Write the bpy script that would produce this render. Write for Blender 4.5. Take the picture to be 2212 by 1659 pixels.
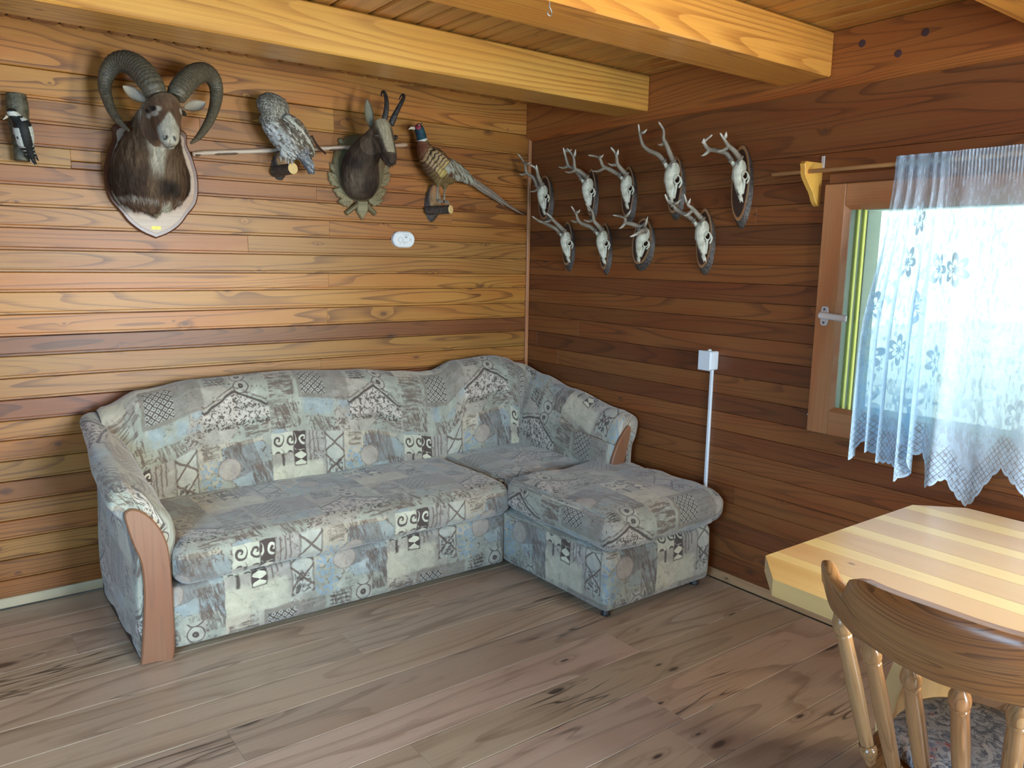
import bpy, bmesh, math, random
from mathutils import Vector, Matrix, noise as mnoise, Quaternion
random.seed(7)
for _o in list(bpy.data.objects):
    bpy.data.objects.remove(_o)
S = bpy.context.scene
COL = S.collection

# ------------------------------------------------------------------ camera
cam_d = bpy.data.cameras.new('camera'); cam = bpy.data.objects.new('camera', cam_d); COL.objects.link(cam)
cam_d.sensor_fit = 'HORIZONTAL'; cam_d.sensor_width = 36.0; cam_d.lens = 1695.63 / 2212 * 36; cam_d.clip_start = 0.05
_yaw, _pit, _rol = 0.64526637, 0.15707663, 0.01730144
_f = Vector((math.sin(_yaw) * math.cos(_pit), math.cos(_yaw) * math.cos(_pit), -math.sin(_pit)))
_r = Vector((math.cos(_yaw), -math.sin(_yaw), 0)); _u = _r.cross(_f)
_r, _u = _r * math.cos(_rol) + _u * math.sin(_rol), -_r * math.sin(_rol) + _u * math.cos(_rol)
_m = Matrix((_r, _u, -_f)).transposed().to_4x4(); _m.translation = (-2.97, -3.80, 1.5)
cam.matrix_world = _m
S.camera = cam

# ------------------------------------------------------------------ sky, daylight, exposure
W = bpy.data.worlds.new('sky'); S.world = W; W.use_nodes = True
_bg = W.node_tree.nodes['Background']; _bg.inputs['Color'].default_value = (0.80, 0.98, 1.0, 1); _bg.inputs['Strength'].default_value = 3.0
S.view_settings.view_transform = 'Standard'; S.view_settings.look = 'None'
S.view_settings.gamma = 1.0; S.view_settings.use_curve_mapping = False; S.view_settings.exposure = -0.16
S.cycles.use_denoising = True
S.cycles.use_adaptive_sampling = True; S.cycles.adaptive_threshold = 0.08; S.cycles.adaptive_min_samples = 16; S.cycles.use_light_tree = False
S.cycles.max_bounces = 6; S.cycles.diffuse_bounces = 4; S.cycles.glossy_bounces = 3; S.cycles.transmission_bounces = 4; S.cycles.transparent_max_bounces = 12
S.cycles.sample_clamp_indirect = 4.0; S.cycles.caustics_reflective = False; S.cycles.caustics_refractive = False
def area(name, loc, tgt, sx, sy, power, col, portal=False, spread=180):
    d = bpy.data.lights.new(name, 'AREA'); d.shape = 'RECTANGLE'; d.size = sx; d.size_y = sy; d.energy = power; d.color = col; d.spread = math.radians(spread)
    if portal: d.cycles.is_portal = True
    o = bpy.data.objects.new(name, d); COL.objects.link(o); o.location = loc
    o.rotation_euler = (Vector(tgt) - Vector(loc)).to_track_quat('-Z', 'Y').to_euler()
    return o
# daylight entering the window on the right, the glazed door behind the camera, the window to the left, plus an added fill window behind
# (sky light falls in at a downward slant, light bounced off the sunlit ground slants up)
area('sky_portal_right_window', (0.225, -2.50, 1.32), (-1, -2.50, 1.32), 0.96, 0.90, 1, (1, 1, 1), True)
area('daylight_right_window_near', (0.28, -4.45, 1.34), (-2.2, -1.0, 1.75), 0.70, 0.70, 112, (1.0, 0.93, 0.66), spread=120)
area('daylight_front_door', (-1.25, -5.75, 1.05), (-1.5, -1.4, 0.1), 1.2, 2.0, 140, (0.82, 0.92, 1.0), spread=125)
area('daylight_left_window', (-4.95, -3.6, 1.35), (-2.3, -1.0, 0.1), 1.6, 1.0, 74, (0.32, 0.65, 1.0), spread=100)
area('fill_front_window', (-3.45, -5.75, 1.40), (-3.0, 0, 2.0), 1.0, 1.0, 10, (1.0, 0.92, 0.62), spread=140)  # added fill lamp for an unseen window behind the camera

# ------------------------------------------------------------------ helpers
def tag(o, label=None, cat=None, group=None, kind=None):
    if label: o['label'] = label
    if cat: o['category'] = cat
    if group: o['group'] = group
    if kind: o['kind'] = kind
    return o
def empty(name, loc=(0, 0, 0), label=None, cat=None, group=None, kind=None):
    o = bpy.data.objects.new(name, None); COL.objects.link(o); o.location = loc; o.empty_display_size = 0.05
    return tag(o, label, cat, group, kind)
def wmat(o):
    m = o.matrix_basis.copy()
    return wmat(o.parent) @ o.matrix_parent_inverse @ m if o.parent else m
def link(name, me, mat=None, parent=None, mw=None):
    o = bpy.data.objects.new(name, me); COL.objects.link(o)
    if mat is not None and len(me.materials) == 0: me.materials.append(mat)
    if mw is not None: o.matrix_basis = mw
    if parent is not None:
        o.parent = parent; o.matrix_parent_inverse = wmat(parent).inverted()
    return o
def mk(name, vf, mat, parent=None, smooth=False, uv=None, mw=None, auto=None):
    v, f = vf
    me = bpy.data.meshes.new(name); me.from_pydata([tuple(p) for p in v], [], f); me.update()
    if uv:
        l = me.uv_layers.new(name='UVMap')
        for lp in me.loops: l.data[lp.index].uv = uv[lp.vertex_index]
    if smooth:
        me.polygons.foreach_set('use_smooth', [True] * len(me.polygons))
        if auto: me.set_sharp_from_angle(angle=math.radians(auto))
    return link(name, me, mat, parent, mw)
def join(*vfs):
    V, F = [], []
    for v, f in vfs:
        n = len(V); V += [tuple(p) for p in v]; F += [tuple(i + n for i in q) for q in f]
    return V, F
def xf(vf, m): return [m @ Vector(p) for p in vf[0]], vf[1]
def cbox(lo, hi, b=0.003):
    """box with chamfered edges"""
    x0, y0, z0 = lo; x1, y1, z1 = hi; b = min(b, (x1 - x0) * .45, (y1 - y0) * .45, (z1 - z0) * .45)
    bm = bmesh.new(); bmesh.ops.create_cube(bm, size=1)
    for v in bm.verts:
        v.co = ((x0 + x1) / 2 + v.co.x * (x1 - x0), (y0 + y1) / 2 + v.co.y * (y1 - y0), (z0 + z1) / 2 + v.co.z * (z1 - z0))
    if b > 0: bmesh.ops.bevel(bm, geom=bm.edges[:], offset=b, segments=1, affect='EDGES')
    bm.verts.index_update()
    V = [v.co.copy() for v in bm.verts]; F = [tuple(v.index for v in f.verts) for f in bm.faces]; bm.free()
    return V, F
def frames(pts):
    pts = [Vector(p) for p in pts]; n = len(pts); T = []
    for i in range(n):
        t = pts[min(i + 1, n - 1)] - pts[max(i - 1, 0)]; T.append(t.normalized() if t.length > 1e-9 else Vector((0, 0, 1)))
    a = Vector((0, 0, 1)) if abs(T[0].z) < .9 else Vector((1, 0, 0))
    N = [(a - T[0] * a.dot(T[0])).normalized()]
    for i in range(1, n):
        q = T[i - 1].rotation_difference(T[i]); v = q @ N[-1]; N.append((v - T[i] * v.dot(T[i])).normalized())
    return pts, T, N, [T[i].cross(N[i]) for i in range(n)]
def tube(pts, rad, n=10, cap=True, sq=None, up=None):
    """tube along points; rad per point (number or (rN, rB)); rounded ends"""
    pts, T, N, B = frames(pts)
    if up is not None:
        for i in range(len(pts)):
            a = Vector(up); N[i] = (a - T[i] * a.dot(T[i])).normalized(); B[i] = T[i].cross(N[i])
    V, F = [], []
    m = len(pts)
    for i in range(m):
        r = rad[i] if isinstance(rad, (list, tuple)) else rad
        r0, r1 = r if isinstance(r, (list, tuple)) else (r, r)
        for k in range(n):
            a = 2 * math.pi * k / n
            V.append(pts[i] + N[i] * (r0 * math.cos(a)) + B[i] * (r1 * math.sin(a)))
    for i in range(m - 1):
        for k in range(n):
            a, b = i * n + k, i * n + (k + 1) % n
            F.append((a, b, b + n, a + n))
    if cap:
        for i, s in ((0, -1), (m - 1, 1)):
            r = rad[i] if isinstance(rad, (list, tuple)) else rad
            r = min(r) if isinstance(r, (list, tuple)) else r
            c = len(V); V.append(pts[i] + T[i] * s * r * .45)
            for k in range(n):
                a, b = i * n + k, i * n + (k + 1) % n
                F.append((b, a, c) if s < 0 else (a, b, c))
    return V, F
def spline(pts, sub=6):
    """Catmull-Rom through tuples of any length"""
    P = [tuple(p) for p in pts]; out = []
    for i in range(len(P) - 1):
        p0, p1, p2, p3 = P[max(i - 1, 0)], P[i], P[i + 1], P[min(i + 2, len(P) - 1)]
        for k in range(sub):
            t = k / sub
            out.append(tuple(.5 * (2 * b + (c - a) * t + (2 * a - 5 * b + 4 * c - d) * t * t + (3 * b - a - 3 * c + d) * t ** 3) for a, b, c, d in zip(p0, p1, p2, p3)))
    out.append(P[-1]); return out
def lerpf(xs, ys, x):
    if x <= xs[0]: return ys[0]
    for i in range(1, len(xs)):
        if x <= xs[i]:
            t = (x - xs[i - 1]) / (xs[i] - xs[i - 1]); t = t * t * (3 - 2 * t)
            return ys[i - 1] + (ys[i] - ys[i - 1]) * t
    return ys[-1]
def lathe(prof, n=16):
    """prof: (r, z) list"""
    V, F = [], []
    for r, z in prof:
        for k in range(n):
            a = 2 * math.pi * k / n; V.append((r * math.cos(a), r * math.sin(a), z))
    for i in range(len(prof) - 1):
        for k in range(n):
            a, b = i * n + k, i * n + (k + 1) % n; F.append((a, b, b + n, a + n))
    F.append(tuple(reversed(range(n)))); F.append(tuple(range((len(prof) - 1) * n, len(prof) * n)))
    return V, F
def prism(outl, z0, z1, bev=0.0, top_in=None):
    """outline (x,y) counter-clockwise, extruded z0..z1 with a chamfer at the top"""
    n = len(outl); V = [(x, y, z0) for x, y in outl]
    rings = [(0.0, z1 - bev), (bev, z1)] if bev else [(0.0, z1)]
    for ins, z in rings:
        for i in range(n):
            p, a, b = Vector(outl[i]), Vector(outl[i - 1]), Vector(outl[(i + 1) % n])
            d1 = (p - a); d2 = (b - p)
            n1 = Vector((-d1.y, d1.x)).normalized() if d1.length > 1e-9 else Vector((0, 0)); n2 = Vector((-d2.y, d2.x)).normalized() if d2.length > 1e-9 else n1
            nn = (n1 + n2); nn = nn.normalized() if nn.length > 1e-6 else n1
            V.append((p.x + nn.x * ins, p.y + nn.y * ins, z))
    F = [tuple(reversed(range(n)))]
    for k in range(len(rings)):
        for i in range(n):
            a, b = k * n + i, k * n + (i + 1) % n; F.append((a, b, b + n, a + n))
    F.append(tuple(range(len(rings) * n, (len(rings) + 1) * n)))
    return V, F
def ellipsoid(c, r, rot=None, nu=16, nv=10):
    V, F = [], []; c = Vector(c); R = rot.to_matrix() if rot is not None else Matrix.Identity(3)
    for j in range(1, nv):
        a = math.pi * j / nv
        for i in range(nu):
            b = 2 * math.pi * i / nu
            V.append(c + R @ Vector((r[0] * math.sin(a) * math.cos(b), r[1] * math.sin(a) * math.sin(b), r[2] * math.cos(a))))
    for j in range(nv - 2):
        for i in range(nu):
            a, b = j * nu + i, j * nu + (i + 1) % nu; F.append((a, a + nu, b + nu, b))
    t = len(V); V.append(c + R @ Vector((0, 0, r[2]))); V.append(c + R @ Vector((0, 0, -r[2])))
    for i in range(nu):
        F.append((t, i, (i + 1) % nu)); k = (nv - 2) * nu
        F.append((t + 1, k + (i + 1) % nu, k + i))
    return V, F
def organic(name, parts, voxel, mat, parent, colorfn=None, smooth=4, disp=None, ymax=None):
    """closed pieces merged into one continuous skin (voxel remesh + smoothing), coloured per vertex"""
    v, f = join(*parts)
    me = bpy.data.meshes.new(name); me.from_pydata(v, [], f); me.update()
    o = bpy.data.objects.new(name, me); COL.objects.link(o)
    m = o.modifiers.new('r', 'REMESH'); m.mode = 'VOXEL'; m.voxel_size = voxel
    if smooth:
        m = o.modifiers.new('s', 'SMOOTH'); m.iterations = smooth; m.factor = .5
    bpy.context.view_layer.update()
    e = o.evaluated_get(bpy.context.evaluated_depsgraph_get())
    me2 = bpy.data.meshes.new_from_object(e); bpy.data.objects.remove(o); bpy.data.meshes.remove(me)
    me2.name = name
    if disp:
        no = [vv.normal.copy() for vv in me2.vertices]
        for vv, n in zip(me2.vertices, no): vv.co = vv.co + n * disp(vv.co, n)
    if ymax is not None:
        for vv in me2.vertices: vv.co.y = min(vv.co.y, ymax)
    if colorfn:
        a = me2.color_attributes.new('Col', 'FLOAT_COLOR', 'POINT'); buf = []
        for vv in me2.vertices: buf += list(colorfn(vv.co, vv.normal)) + [1.0]
        a.data.foreach_set('color', buf)
    me2.polygons.foreach_set('use_smooth', [True] * len(me2.polygons))
    me2.materials.clear(); me2.update()
    return link(name, me2, mat, parent)
def mixc(a, b, t):
    t = max(0.0, min(1.0, t)); return tuple(x + (y - x) * t for x, y in zip(a, b))
def sst(a, b, x):
    t = max(0.0, min(1.0, (x - a) / (b - a))) if b != a else float(x > a); return t * t * (3 - 2 * t)
def nz(p, s): return mnoise.noise(Vector(p) * s)
def nz3(x, y, z): return mnoise.noise(Vector((x, y, z)))

# ------------------------------------------------------------------ material building (all node based)
class X:
    """socket with arithmetic"""
    def __init__(s, nt, so): s.nt, s.so = nt, so
    def _m(s, op, b=None, c=None, clamp=False):
        n = s.nt.nodes.new('ShaderNodeMath'); n.operation = op; n.use_clamp = clamp
        for i, q in enumerate((s, b, c)):
            if q is None: continue
            if isinstance(q, X): s.nt.links.new(q.so, n.inputs[i])
            else: n.inputs[i].default_value = q
        return X(s.nt, n.outputs[0])
    def __add__(s, b): return s._m('ADD', b)
    __radd__ = __add__
    def __sub__(s, b): return s._m('SUBTRACT', b)
    def __rsub__(s, b): return (s * -1.0) + b
    def __mul__(s, b): return s._m('MULTIPLY', b)
    __rmul__ = __mul__
    def __truediv__(s, b): return s._m('DIVIDE', b)
    def __lt__(s, b): return s._m('LESS_THAN', b)
    def __gt__(s, b): return s._m('GREATER_THAN', b)
    def sin(s): return s._m('SINE')
    def cos(s): return s._m('COSINE')
    def abs(s): return s._m('ABSOLUTE')
    def sqrt(s): return s._m('SQRT')
    def fract(s): return s._m('FRACT')
    def floor(s): return s._m('FLOOR')
    def mod(s, b): return s._m('FLOORED_MODULO', b)
    def pow(s, b): return s._m('POWER', b)
    def max(s, b): return s._m('MAXIMUM', b)
    def min(s, b): return s._m('MINIMUM', b)
    def atan2(s, b): return s._m('ARCTAN2', b)
    def pingpong(s, b): return s._m('PINGPONG', b)
    def clamp(s): return s._m('ADD', 0.0, clamp=True)
    def step(s, a, b):
        n = s.nt.nodes.new('ShaderNodeMapRange'); n.interpolation_type = 'SMOOTHSTEP'; n.clamp = True
        s.nt.links.new(s.so, n.inputs['Value']); n.inputs['From Min'].default_value = a; n.inputs['From Max'].default_value = b
        return X(s.nt, n.outputs[0])
class Mat:
    def __init__(s, name):
        s.m = bpy.data.materials.new(name); s.m.use_nodes = True; s.nt = s.m.node_tree; s.N = s.nt.nodes; s.L = s.nt.links
        s.b = s.N['Principled BSDF']; s.out = s.N['Material Output']
    def node(s, t, **k):
        n = s.N.new(t)
        for a, v in k.items(): setattr(n, a, v)
        return n
    def wrap(s, so): return X(s.nt, so)
    def coord(s, kind='Object'):
        n = s.node('ShaderNodeTexCoord'); q = s.node('ShaderNodeSeparateXYZ'); s.L.new(n.outputs[kind], q.inputs[0])
        return [X(s.nt, q.outputs[i]) for i in range(3)]
    def vec(s, x, y, z=0.0):
        n = s.node('ShaderNodeCombineXYZ')
        for i, q in enumerate((x, y, z)):
            if isinstance(q, X): s.L.new(q.so, n.inputs[i])
            else: n.inputs[i].default_value = q
        return n.outputs[0]
    def noise(s, v, scale=1.0, detail=2.0, rough=.5, dist=0.0, out=0):
        n = s.node('ShaderNodeTexNoise'); s.L.new(v, n.inputs['Vector']); n.inputs['Scale'].default_value = scale
        n.inputs['Detail'].default_value = detail; n.inputs['Roughness'].default_value = rough; n.inputs['Distortion'].default_value = dist
        return X(s.nt, n.outputs[out]) if out == 0 else n.outputs[out]
    def voro(s, v, scale=1.0, feature='F1', metric='EUCLIDEAN', rnd=1.0, dims='2D'):
        n = s.node('ShaderNodeTexVoronoi', voronoi_dimensions=dims, feature=feature)
        if feature != 'DISTANCE_TO_EDGE': n.distance = metric
        s.L.new(v, n.inputs['Vector']); n.inputs['Scale'].default_value = scale; n.inputs['Randomness'].default_value = rnd
        return n
    def sep(s, so, color=False):
        q = s.node('ShaderNodeSeparateColor' if color else 'ShaderNodeSeparateXYZ'); s.L.new(so, q.inputs[0])
        return [X(s.nt, q.outputs[i]) for i in range(3)]
    def mix(s, f, a, b, mode='MIX'):
        n = s.node('ShaderNodeMix', data_type='RGBA', blend_type=mode); n.clamp_factor = True
        for i, q in ((0, f), (6, a), (7, b)):
            if isinstance(q, X): s.L.new(q.so, n.inputs[i])
            elif hasattr(q, 'is_output'): s.L.new(q, n.inputs[i])
            elif i == 0: n.inputs[0].default_value = q
            else: n.inputs[i].default_value = (*q, 1) if len(q) == 3 else q
        return n.outputs[2]
    def objinfo(s):
        return s.node('ShaderNodeObjectInfo')
    def attr(s, name):
        n = s.node('ShaderNodeAttribute'); n.attribute_name = name; return n
    def bump(s, h, strength=.3, dist=.002):
        n = s.node('ShaderNodeBump'); n.inputs['Strength'].default_value = strength; n.inputs['Distance'].default_value = dist
        s.L.new(h.so if isinstance(h, X) else h, n.inputs['Height']); s.L.new(n.outputs[0], s.b.inputs['Normal'])
    def set(s, col=None, rough=None, metal=None, coat=None, coat_rough=.2, spec=None, sheen=None):
        if col is not None:
            if hasattr(col, 'is_output'): s.L.new(col, s.b.inputs['Base Color'])
            else: s.b.inputs['Base Color'].default_value = (*col, 1)
        for k, v in (('Roughness', rough), ('Metallic', metal), ('Coat Weight', coat), ('Specular IOR Level', spec), ('Sheen Weight', sheen)):
            if v is None: continue
            if isinstance(v, X): s.L.new(v.so, s.b.inputs[k])
            else: s.b.inputs[k].default_value = v
        if coat: s.b.inputs['Coat Roughness'].default_value = coat_rough
        return s.m
def plain(name, col, rough=.5, metal=0.0, var=.08, scale=30, coat=0.0):
    m = Mat(name); x, y, z = m.coord()
    n = m.noise(m.vec(x, y, z), scale, 3)
    c = m.mix(n, tuple(q * (1 - var) for q in col), tuple(min(1, q * (1 + var)) for q in col))
    return m.set(c, rough, metal, coat)
def wood(name, light, dark, knot=(.10, .04, .02), ring=9.0, contrast=.75, knots=.5, rough=.42, coat=.25, stretch=.55, wscale=7.0, fibre=.25, tint=True, ksize=1.0, cr=.25, crack=0.0, bumpk=.25, red=(.93, .70, .58), kx=.30, lo=.58):
    """long grain along local x; growth-ring contours bend round the knots; object colour tints each board"""
    m = Mat(name); x, y, z = m.coord(); oi = m.objinfo(); rnd = X(m.nt, oi.outputs['Random'])
    x = x + rnd * 53.0; w = y + z * .83 + rnd * 17.0
    wob = m.noise(m.vec(x * 3.0, w * 10.0), 1.0, 1)
    c = light
    if knots > 0:
        vv = m.voro(m.vec(x * 2.2, w * 8.0), 1.0)
        px, py, _ = m.sep(vv.outputs['Position']); cr_, cg, cb = m.sep(vv.outputs['Color'], True)
        dx = x - px / 2.2; dw = w - py / 8.0
        has = cr_ < knots
        r0 = (cg * cg * .009 + .0028) * ksize
        kd = ((dx * dx * kx + dw * dw).sqrt() / r0) + (wob - .5) * 1.1
        pull = (kd * -0.42)._m('EXPONENT') * has
    base = m.noise(m.vec(x * stretch, w * wscale), 1.0, 1.5, .45)
    field = base * ring + wob * .30
    if knots > 0: field = field + pull * 1.6
    saw = field.fract()
    line = (saw.step(lo, .95) * (1.0 - saw.step(.955, 1.0)))
    fib = m.noise(m.vec(x * 5.0, w * 330.0), 1.0, 1, .6)
    streak = m.noise(m.vec(x * .8, w * 120.0), 1.0, 2, .6)
    tone = m.noise(m.vec(x * .8, w * 4.0), 1.0, 1)
    patch = m.noise(m.vec(x * 1.7 + 4.0, w * 9.0), 1.0, 1)
    g = (line * contrast * (tone * 1.15 + .10) + (fib - .5) * fibre + (streak - .47) * contrast * 1.15).clamp()
    c = m.mix(patch.step(.40, .68) * .75, light, tuple(a * b for a, b in zip(light, red)))
    c = m.mix(g, c, dark)
    h = fib        # relief from the fine fibre only
    if crack > 0:
        cv = m.noise(m.vec(x * 2.4, w * 26.0), 1.0, 1, .3)
        cm = m.noise(m.vec(x * 1.1 + 7.0, w * 5.0), 1.0, 1)
        ck = (1.0 - (cv - .5).abs().step(0.0, .035)) * cm.step(.56, .68) * crack
        bl = m.noise(m.vec(x * 3.5 + 3.0, w * 14.0), 1.0, 3, .6)
        c = m.mix(bl.step(.56, .76) * .6, c, dark); c = m.mix(ck, c, knot)
    if knots > 0:
        kk = (1.0 - kd.step(.6, 1.5)) * has
        halo = (1.0 - kd.step(1.0, 3.4)) * has * .35
        c = m.mix(halo, c, dark); c = m.mix(kk * .85, c, knot)
    if tint: c = m.mix(1.0, c, oi.outputs['Color'], 'MULTIPLY')
    m.bump(h, bumpk, .0012)
    return m.set(c, rough, 0.0, coat, cr)

# ------------------------------------------------------------------ materials of the room
M = {}
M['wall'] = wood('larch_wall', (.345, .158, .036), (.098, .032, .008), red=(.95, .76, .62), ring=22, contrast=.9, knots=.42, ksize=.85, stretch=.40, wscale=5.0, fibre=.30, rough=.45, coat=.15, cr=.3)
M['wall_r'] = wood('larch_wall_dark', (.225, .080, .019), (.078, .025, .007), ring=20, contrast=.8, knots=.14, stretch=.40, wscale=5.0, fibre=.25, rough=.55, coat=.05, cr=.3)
M['beam'] = wood('larch_beam', (.52, .275, .062), (.27, .105, .022), ring=26, contrast=.85, knots=.12, stretch=.28, wscale=3.6, fibre=.18, rough=.36, coat=.4, cr=.2, red=(1.0, .88, .75), lo=.35)
M['ceil'] = wood('larch_ceiling', (.42, .205, .045), (.20, .080, .020), ring=14, contrast=.6, knots=.2, stretch=.4, wscale=5, rough=.45, coat=.2)
M['floor'] = wood('oak_floor', (.52, .395, .275), (.24, .160, .100), knot=(.045, .03, .024), ring=9, contrast=.72, knots=.10, stretch=.5, wscale=4.0, fibre=.35, rough=.36, coat=.22, ksize=1.5, crack=.85, cr=.3, bumpk=.10, kx=.12, red=(.90, .85, .80))
M['base'] = wood('baseboard_oak', (.55, .44, .31), (.36, .26, .17), ring=8, contrast=.6, knots=.1, fibre=.3, rough=.45)
M['gap'] = plain('dark_joint', (.09, .04, .018), .9)  # dark brown backing that shows in the board joints
M['floor_gap'] = plain('floor_joint_glint', (.62, .56, .46), .6)  # pale colour paints in the highlight along the board bevels
M['plaster'] = plain('outer_wall', (.45, .40, .33), .9)
M['frame'] = wood('window_frame_wood', (.46, .218, .092), (.34, .140, .055), ring=20, contrast=.55, knots=0, stretch=.25, wscale=14, fibre=.25, rough=.45, coat=.15)
M['glass'] = None

# oriented boards: local x = along the grain, local y = across, local z = out of the face
def basis(xa, ya, za, o): return Matrix((xa, ya, za)).transposed().to_4x4() if False else Matrix([[xa[i], ya[i], za[i], o[i]] for i in range(3)] + [[0, 0, 0, 1]])
BACK = ((1, 0, 0), (0, 0, 1), (0, -1, 0)); RIGHT = ((0, -1, 0), (0, 0, 1), (-1, 0, 0))
FLOOR = ((1, 0, 0), (0, 1, 0), (0, 0, 1)); CEIL = ((0, 1, 0), (1, 0, 0), (0, 0, -1)); LEFT = ((0, 1, 0), (0, 0, 1), (1, 0, 0)); FRONT = ((-1, 0, 0), (0, 0, 1), (0, 1, 0))
_bm = {}
def board_mesh(L, w, t, lip, bev):
    key = (round(L, 3), round(w, 3), t, lip, bev)
    if key in _bm: return _bm[key]
    g = .0011 if lip else .0007
    y0, y1 = -w / 2 + g, w / 2 - g
    if lip: prof = [(y0, -t), (y0, -.0065), (y0 + .0080, -.0065), (y0 + .0095, -.0014), (y0 + .0120, 0), (y1 - bev, 0), (y1, -bev), (y1, -t)]
    else: prof = [(y0, -t), (y0, -bev), (y0 + bev, 0), (y1 - bev, 0), (y1, -bev), (y1, -t)]
    n = len(prof); V = []
    for x, e in ((-L / 2, 0), (-L / 2 + .0012, 1), (L / 2 - .0012, 1), (L / 2, 0)):
        for y, z in prof: V.append((x, y, z if e or z < -.006 else z - .0012))
    F = [tuple(range(n)), tuple(reversed(range(3 * n, 4 * n)))]
    for k in range(3):
        for i in range(n):
            a, b = k * n + i, k * n + (i + 1) % n; F.append((b, a, a + n, b + n))
    me = bpy.data.meshes.new('board'); me.from_pydata(V, [], F); me.update(); _bm[key] = me
    return me
def board(name, ori, c, L, w, mat, parent, tint=(1, 1, 1), t=.018, lip=False, bev=.003):
    me = board_mesh(L, w, t, lip, bev); me2 = me
    if len(me.materials) and me.materials[0] != mat: me2 = me.copy(); me2.materials.clear()
    o = link(name, me2, mat, parent, basis(*ori, c)); o.color = (*tint, 1); return o

# ------------------------------------------------------------------ shell
XL, YF, ZC = -4.70, -5.50, 2.40
def slab(name, lo, hi, mat, label, parent=None, kind='structure'):
    o = mk(name, cbox(lo, hi, 0), mat, parent); tag(o, label, kind=kind); return o
def wall_with_holes(name, axis, at, thick, a0, a1, holes, mat, label):
    """wall box pieces round rectangular openings (a0,a1 along; z 0..ZC+.1)"""
    parts = []; zt = ZC + .12
    cuts = sorted(holes); cur = a0
    def bx(p, q, z0, z1):
        if q - p < 1e-4 or z1 - z0 < 1e-4: return
        lo, hi = sorted((at, at + thick))
        parts.append(cbox((lo, p, z0), (hi, q, z1), 0) if axis == 'x' else cbox((p, lo, z0), (q, hi, z1), 0))
    for (h0, h1, z0, z1) in cuts:
        bx(cur, h0, 0, zt); bx(h0, h1, 0, z0); bx(h0, h1, z1, zt); cur = h1
    bx(cur, a1, 0, zt)
    o = mk(name, join(*parts), mat); tag(o, label, kind='structure'); return o
wall_back = slab('wall_back', (XL - .2, .018, 0), (.22, .20, ZC + .12), M['gap'], 'back wall of horizontal larch boards above the sofa')
NW = (-4.95, -3.95, .88, 1.80); WIN = (-2.98, -2.02, .868, 1.765)
wall_right = wall_with_holes('wall_right', 'x', .018, .20, YF - .2, .018, [NW, WIN], M['gap'], 'right wall of dark horizontal larch boards with the window')
LW = (-4.4, -2.8, .85, 1.85)
wall_left = wall_with_holes('wall_left', 'x', XL, -.2, YF - .2, .018, [LW], M['wall'], 'left wall with a window, outside the picture')
DOOR = (-1.90, -.60, 0.02, 2.05); FW = (-4.0, -2.9, .9, 1.9)
wall_front = wall_with_holes('wall_front', 'y', YF, -.2, XL, .018, [FW, DOOR], M['wall'], 'front wall with door and added window behind the camera')
floor = slab('floor', (XL - .2, YF - .2, -.12), (.22, .2, -.0165), M['floor_gap'], 'floor of wide oiled oak boards')
ceiling = slab('ceiling', (XL - .2, YF - .2, ZC + .011), (.22, .2, ZC + .12), M['gap'], 'board ceiling between exposed beams')

# back wall boards: rows (z top list), joints, tints
Yl, Tn, Rd, Dk, Og = (1.24, 1.22, 1.0), (1.0, 1.0, .95), (.80, .67, .60), (.56, .42, .40), (.98, .88, .72)
rows = [2.412, 2.225, 2.110, 2.014, 1.922, 1.843, 1.766, 1.681, 1.595, 1.506, 1.416, 1.334, 1.242, 1.154, 1.071, .98, .89, .802, .72, .632, .546, .457, .376, .295, .207, .118, .02]
rt = [Yl, Yl, Tn, Rd, Tn, Rd, Tn, Tn, Og, Tn, Yl, Yl, Yl, Dk, Tn, Tn, Dk, Og, Tn, Tn, Rd, Tn, Og, Tn, Rd, Rd]
joints = {1: [(-1.25, Og)], 2: [(-1.9, Rd)], 3: [(-1.5, Og)], 4: [(-2.425, Yl), (-2.31, (.9, .8, .6)), (-1.15, Og)], 5: [(-1.35, Rd)], 6: [(-.55, Og)], 7: [(-1.285, Og)], 8: [(-1.7, Tn)], 9: [(-3.2, Tn)], 10: [(-1.295, Yl)],
          12: [(-1.305, (1.1, 1.0, .8))], 15: [(-1.345, (1.05, .98, .85))], 17: [(-1.0, Rd)], 18: [(-2.9, Og)], 20: [(-1.2, Tn)]}
for i in range(len(rows) - 1):
    z1, z0 = rows[i], rows[i + 1]
    js = joints.get(i, []); xs = [XL] + [j[0] for j in js] + [(-.002 if z1 > 2.3 else -.002)]
    tints = [rt[i]] + [j[1] for j in js]
    for k in range(len(xs) - 1):
        if i == 4 and k == 1:      # the short split piece beside the ram shield
            zm = z0 + (z1 - z0) * .40
            board('wall_board', BACK, ((xs[k] + xs[k + 1]) / 2, 0, (z1 + zm) / 2), xs[k + 1] - xs[k], z1 - zm, M['wall'], wall_back, Yl, lip=False)
            board('wall_board', BACK, ((xs[k] + xs[k + 1]) / 2, 0, (z0 + zm) / 2), xs[k + 1] - xs[k], zm - z0, M['wall'], wall_back, Dk, lip=False)
            continue
        t = tuple(q * random.uniform(.94, 1.06) for q in tints[k])
        board('wall_board', BACK, ((xs[k] + xs[k + 1]) / 2, 0 if i else -.004, (z0 + z1) / 2), xs[k + 1] - xs[k], z1 - z0, M['wall'], wall_back, t, lip=i > 0)

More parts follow.
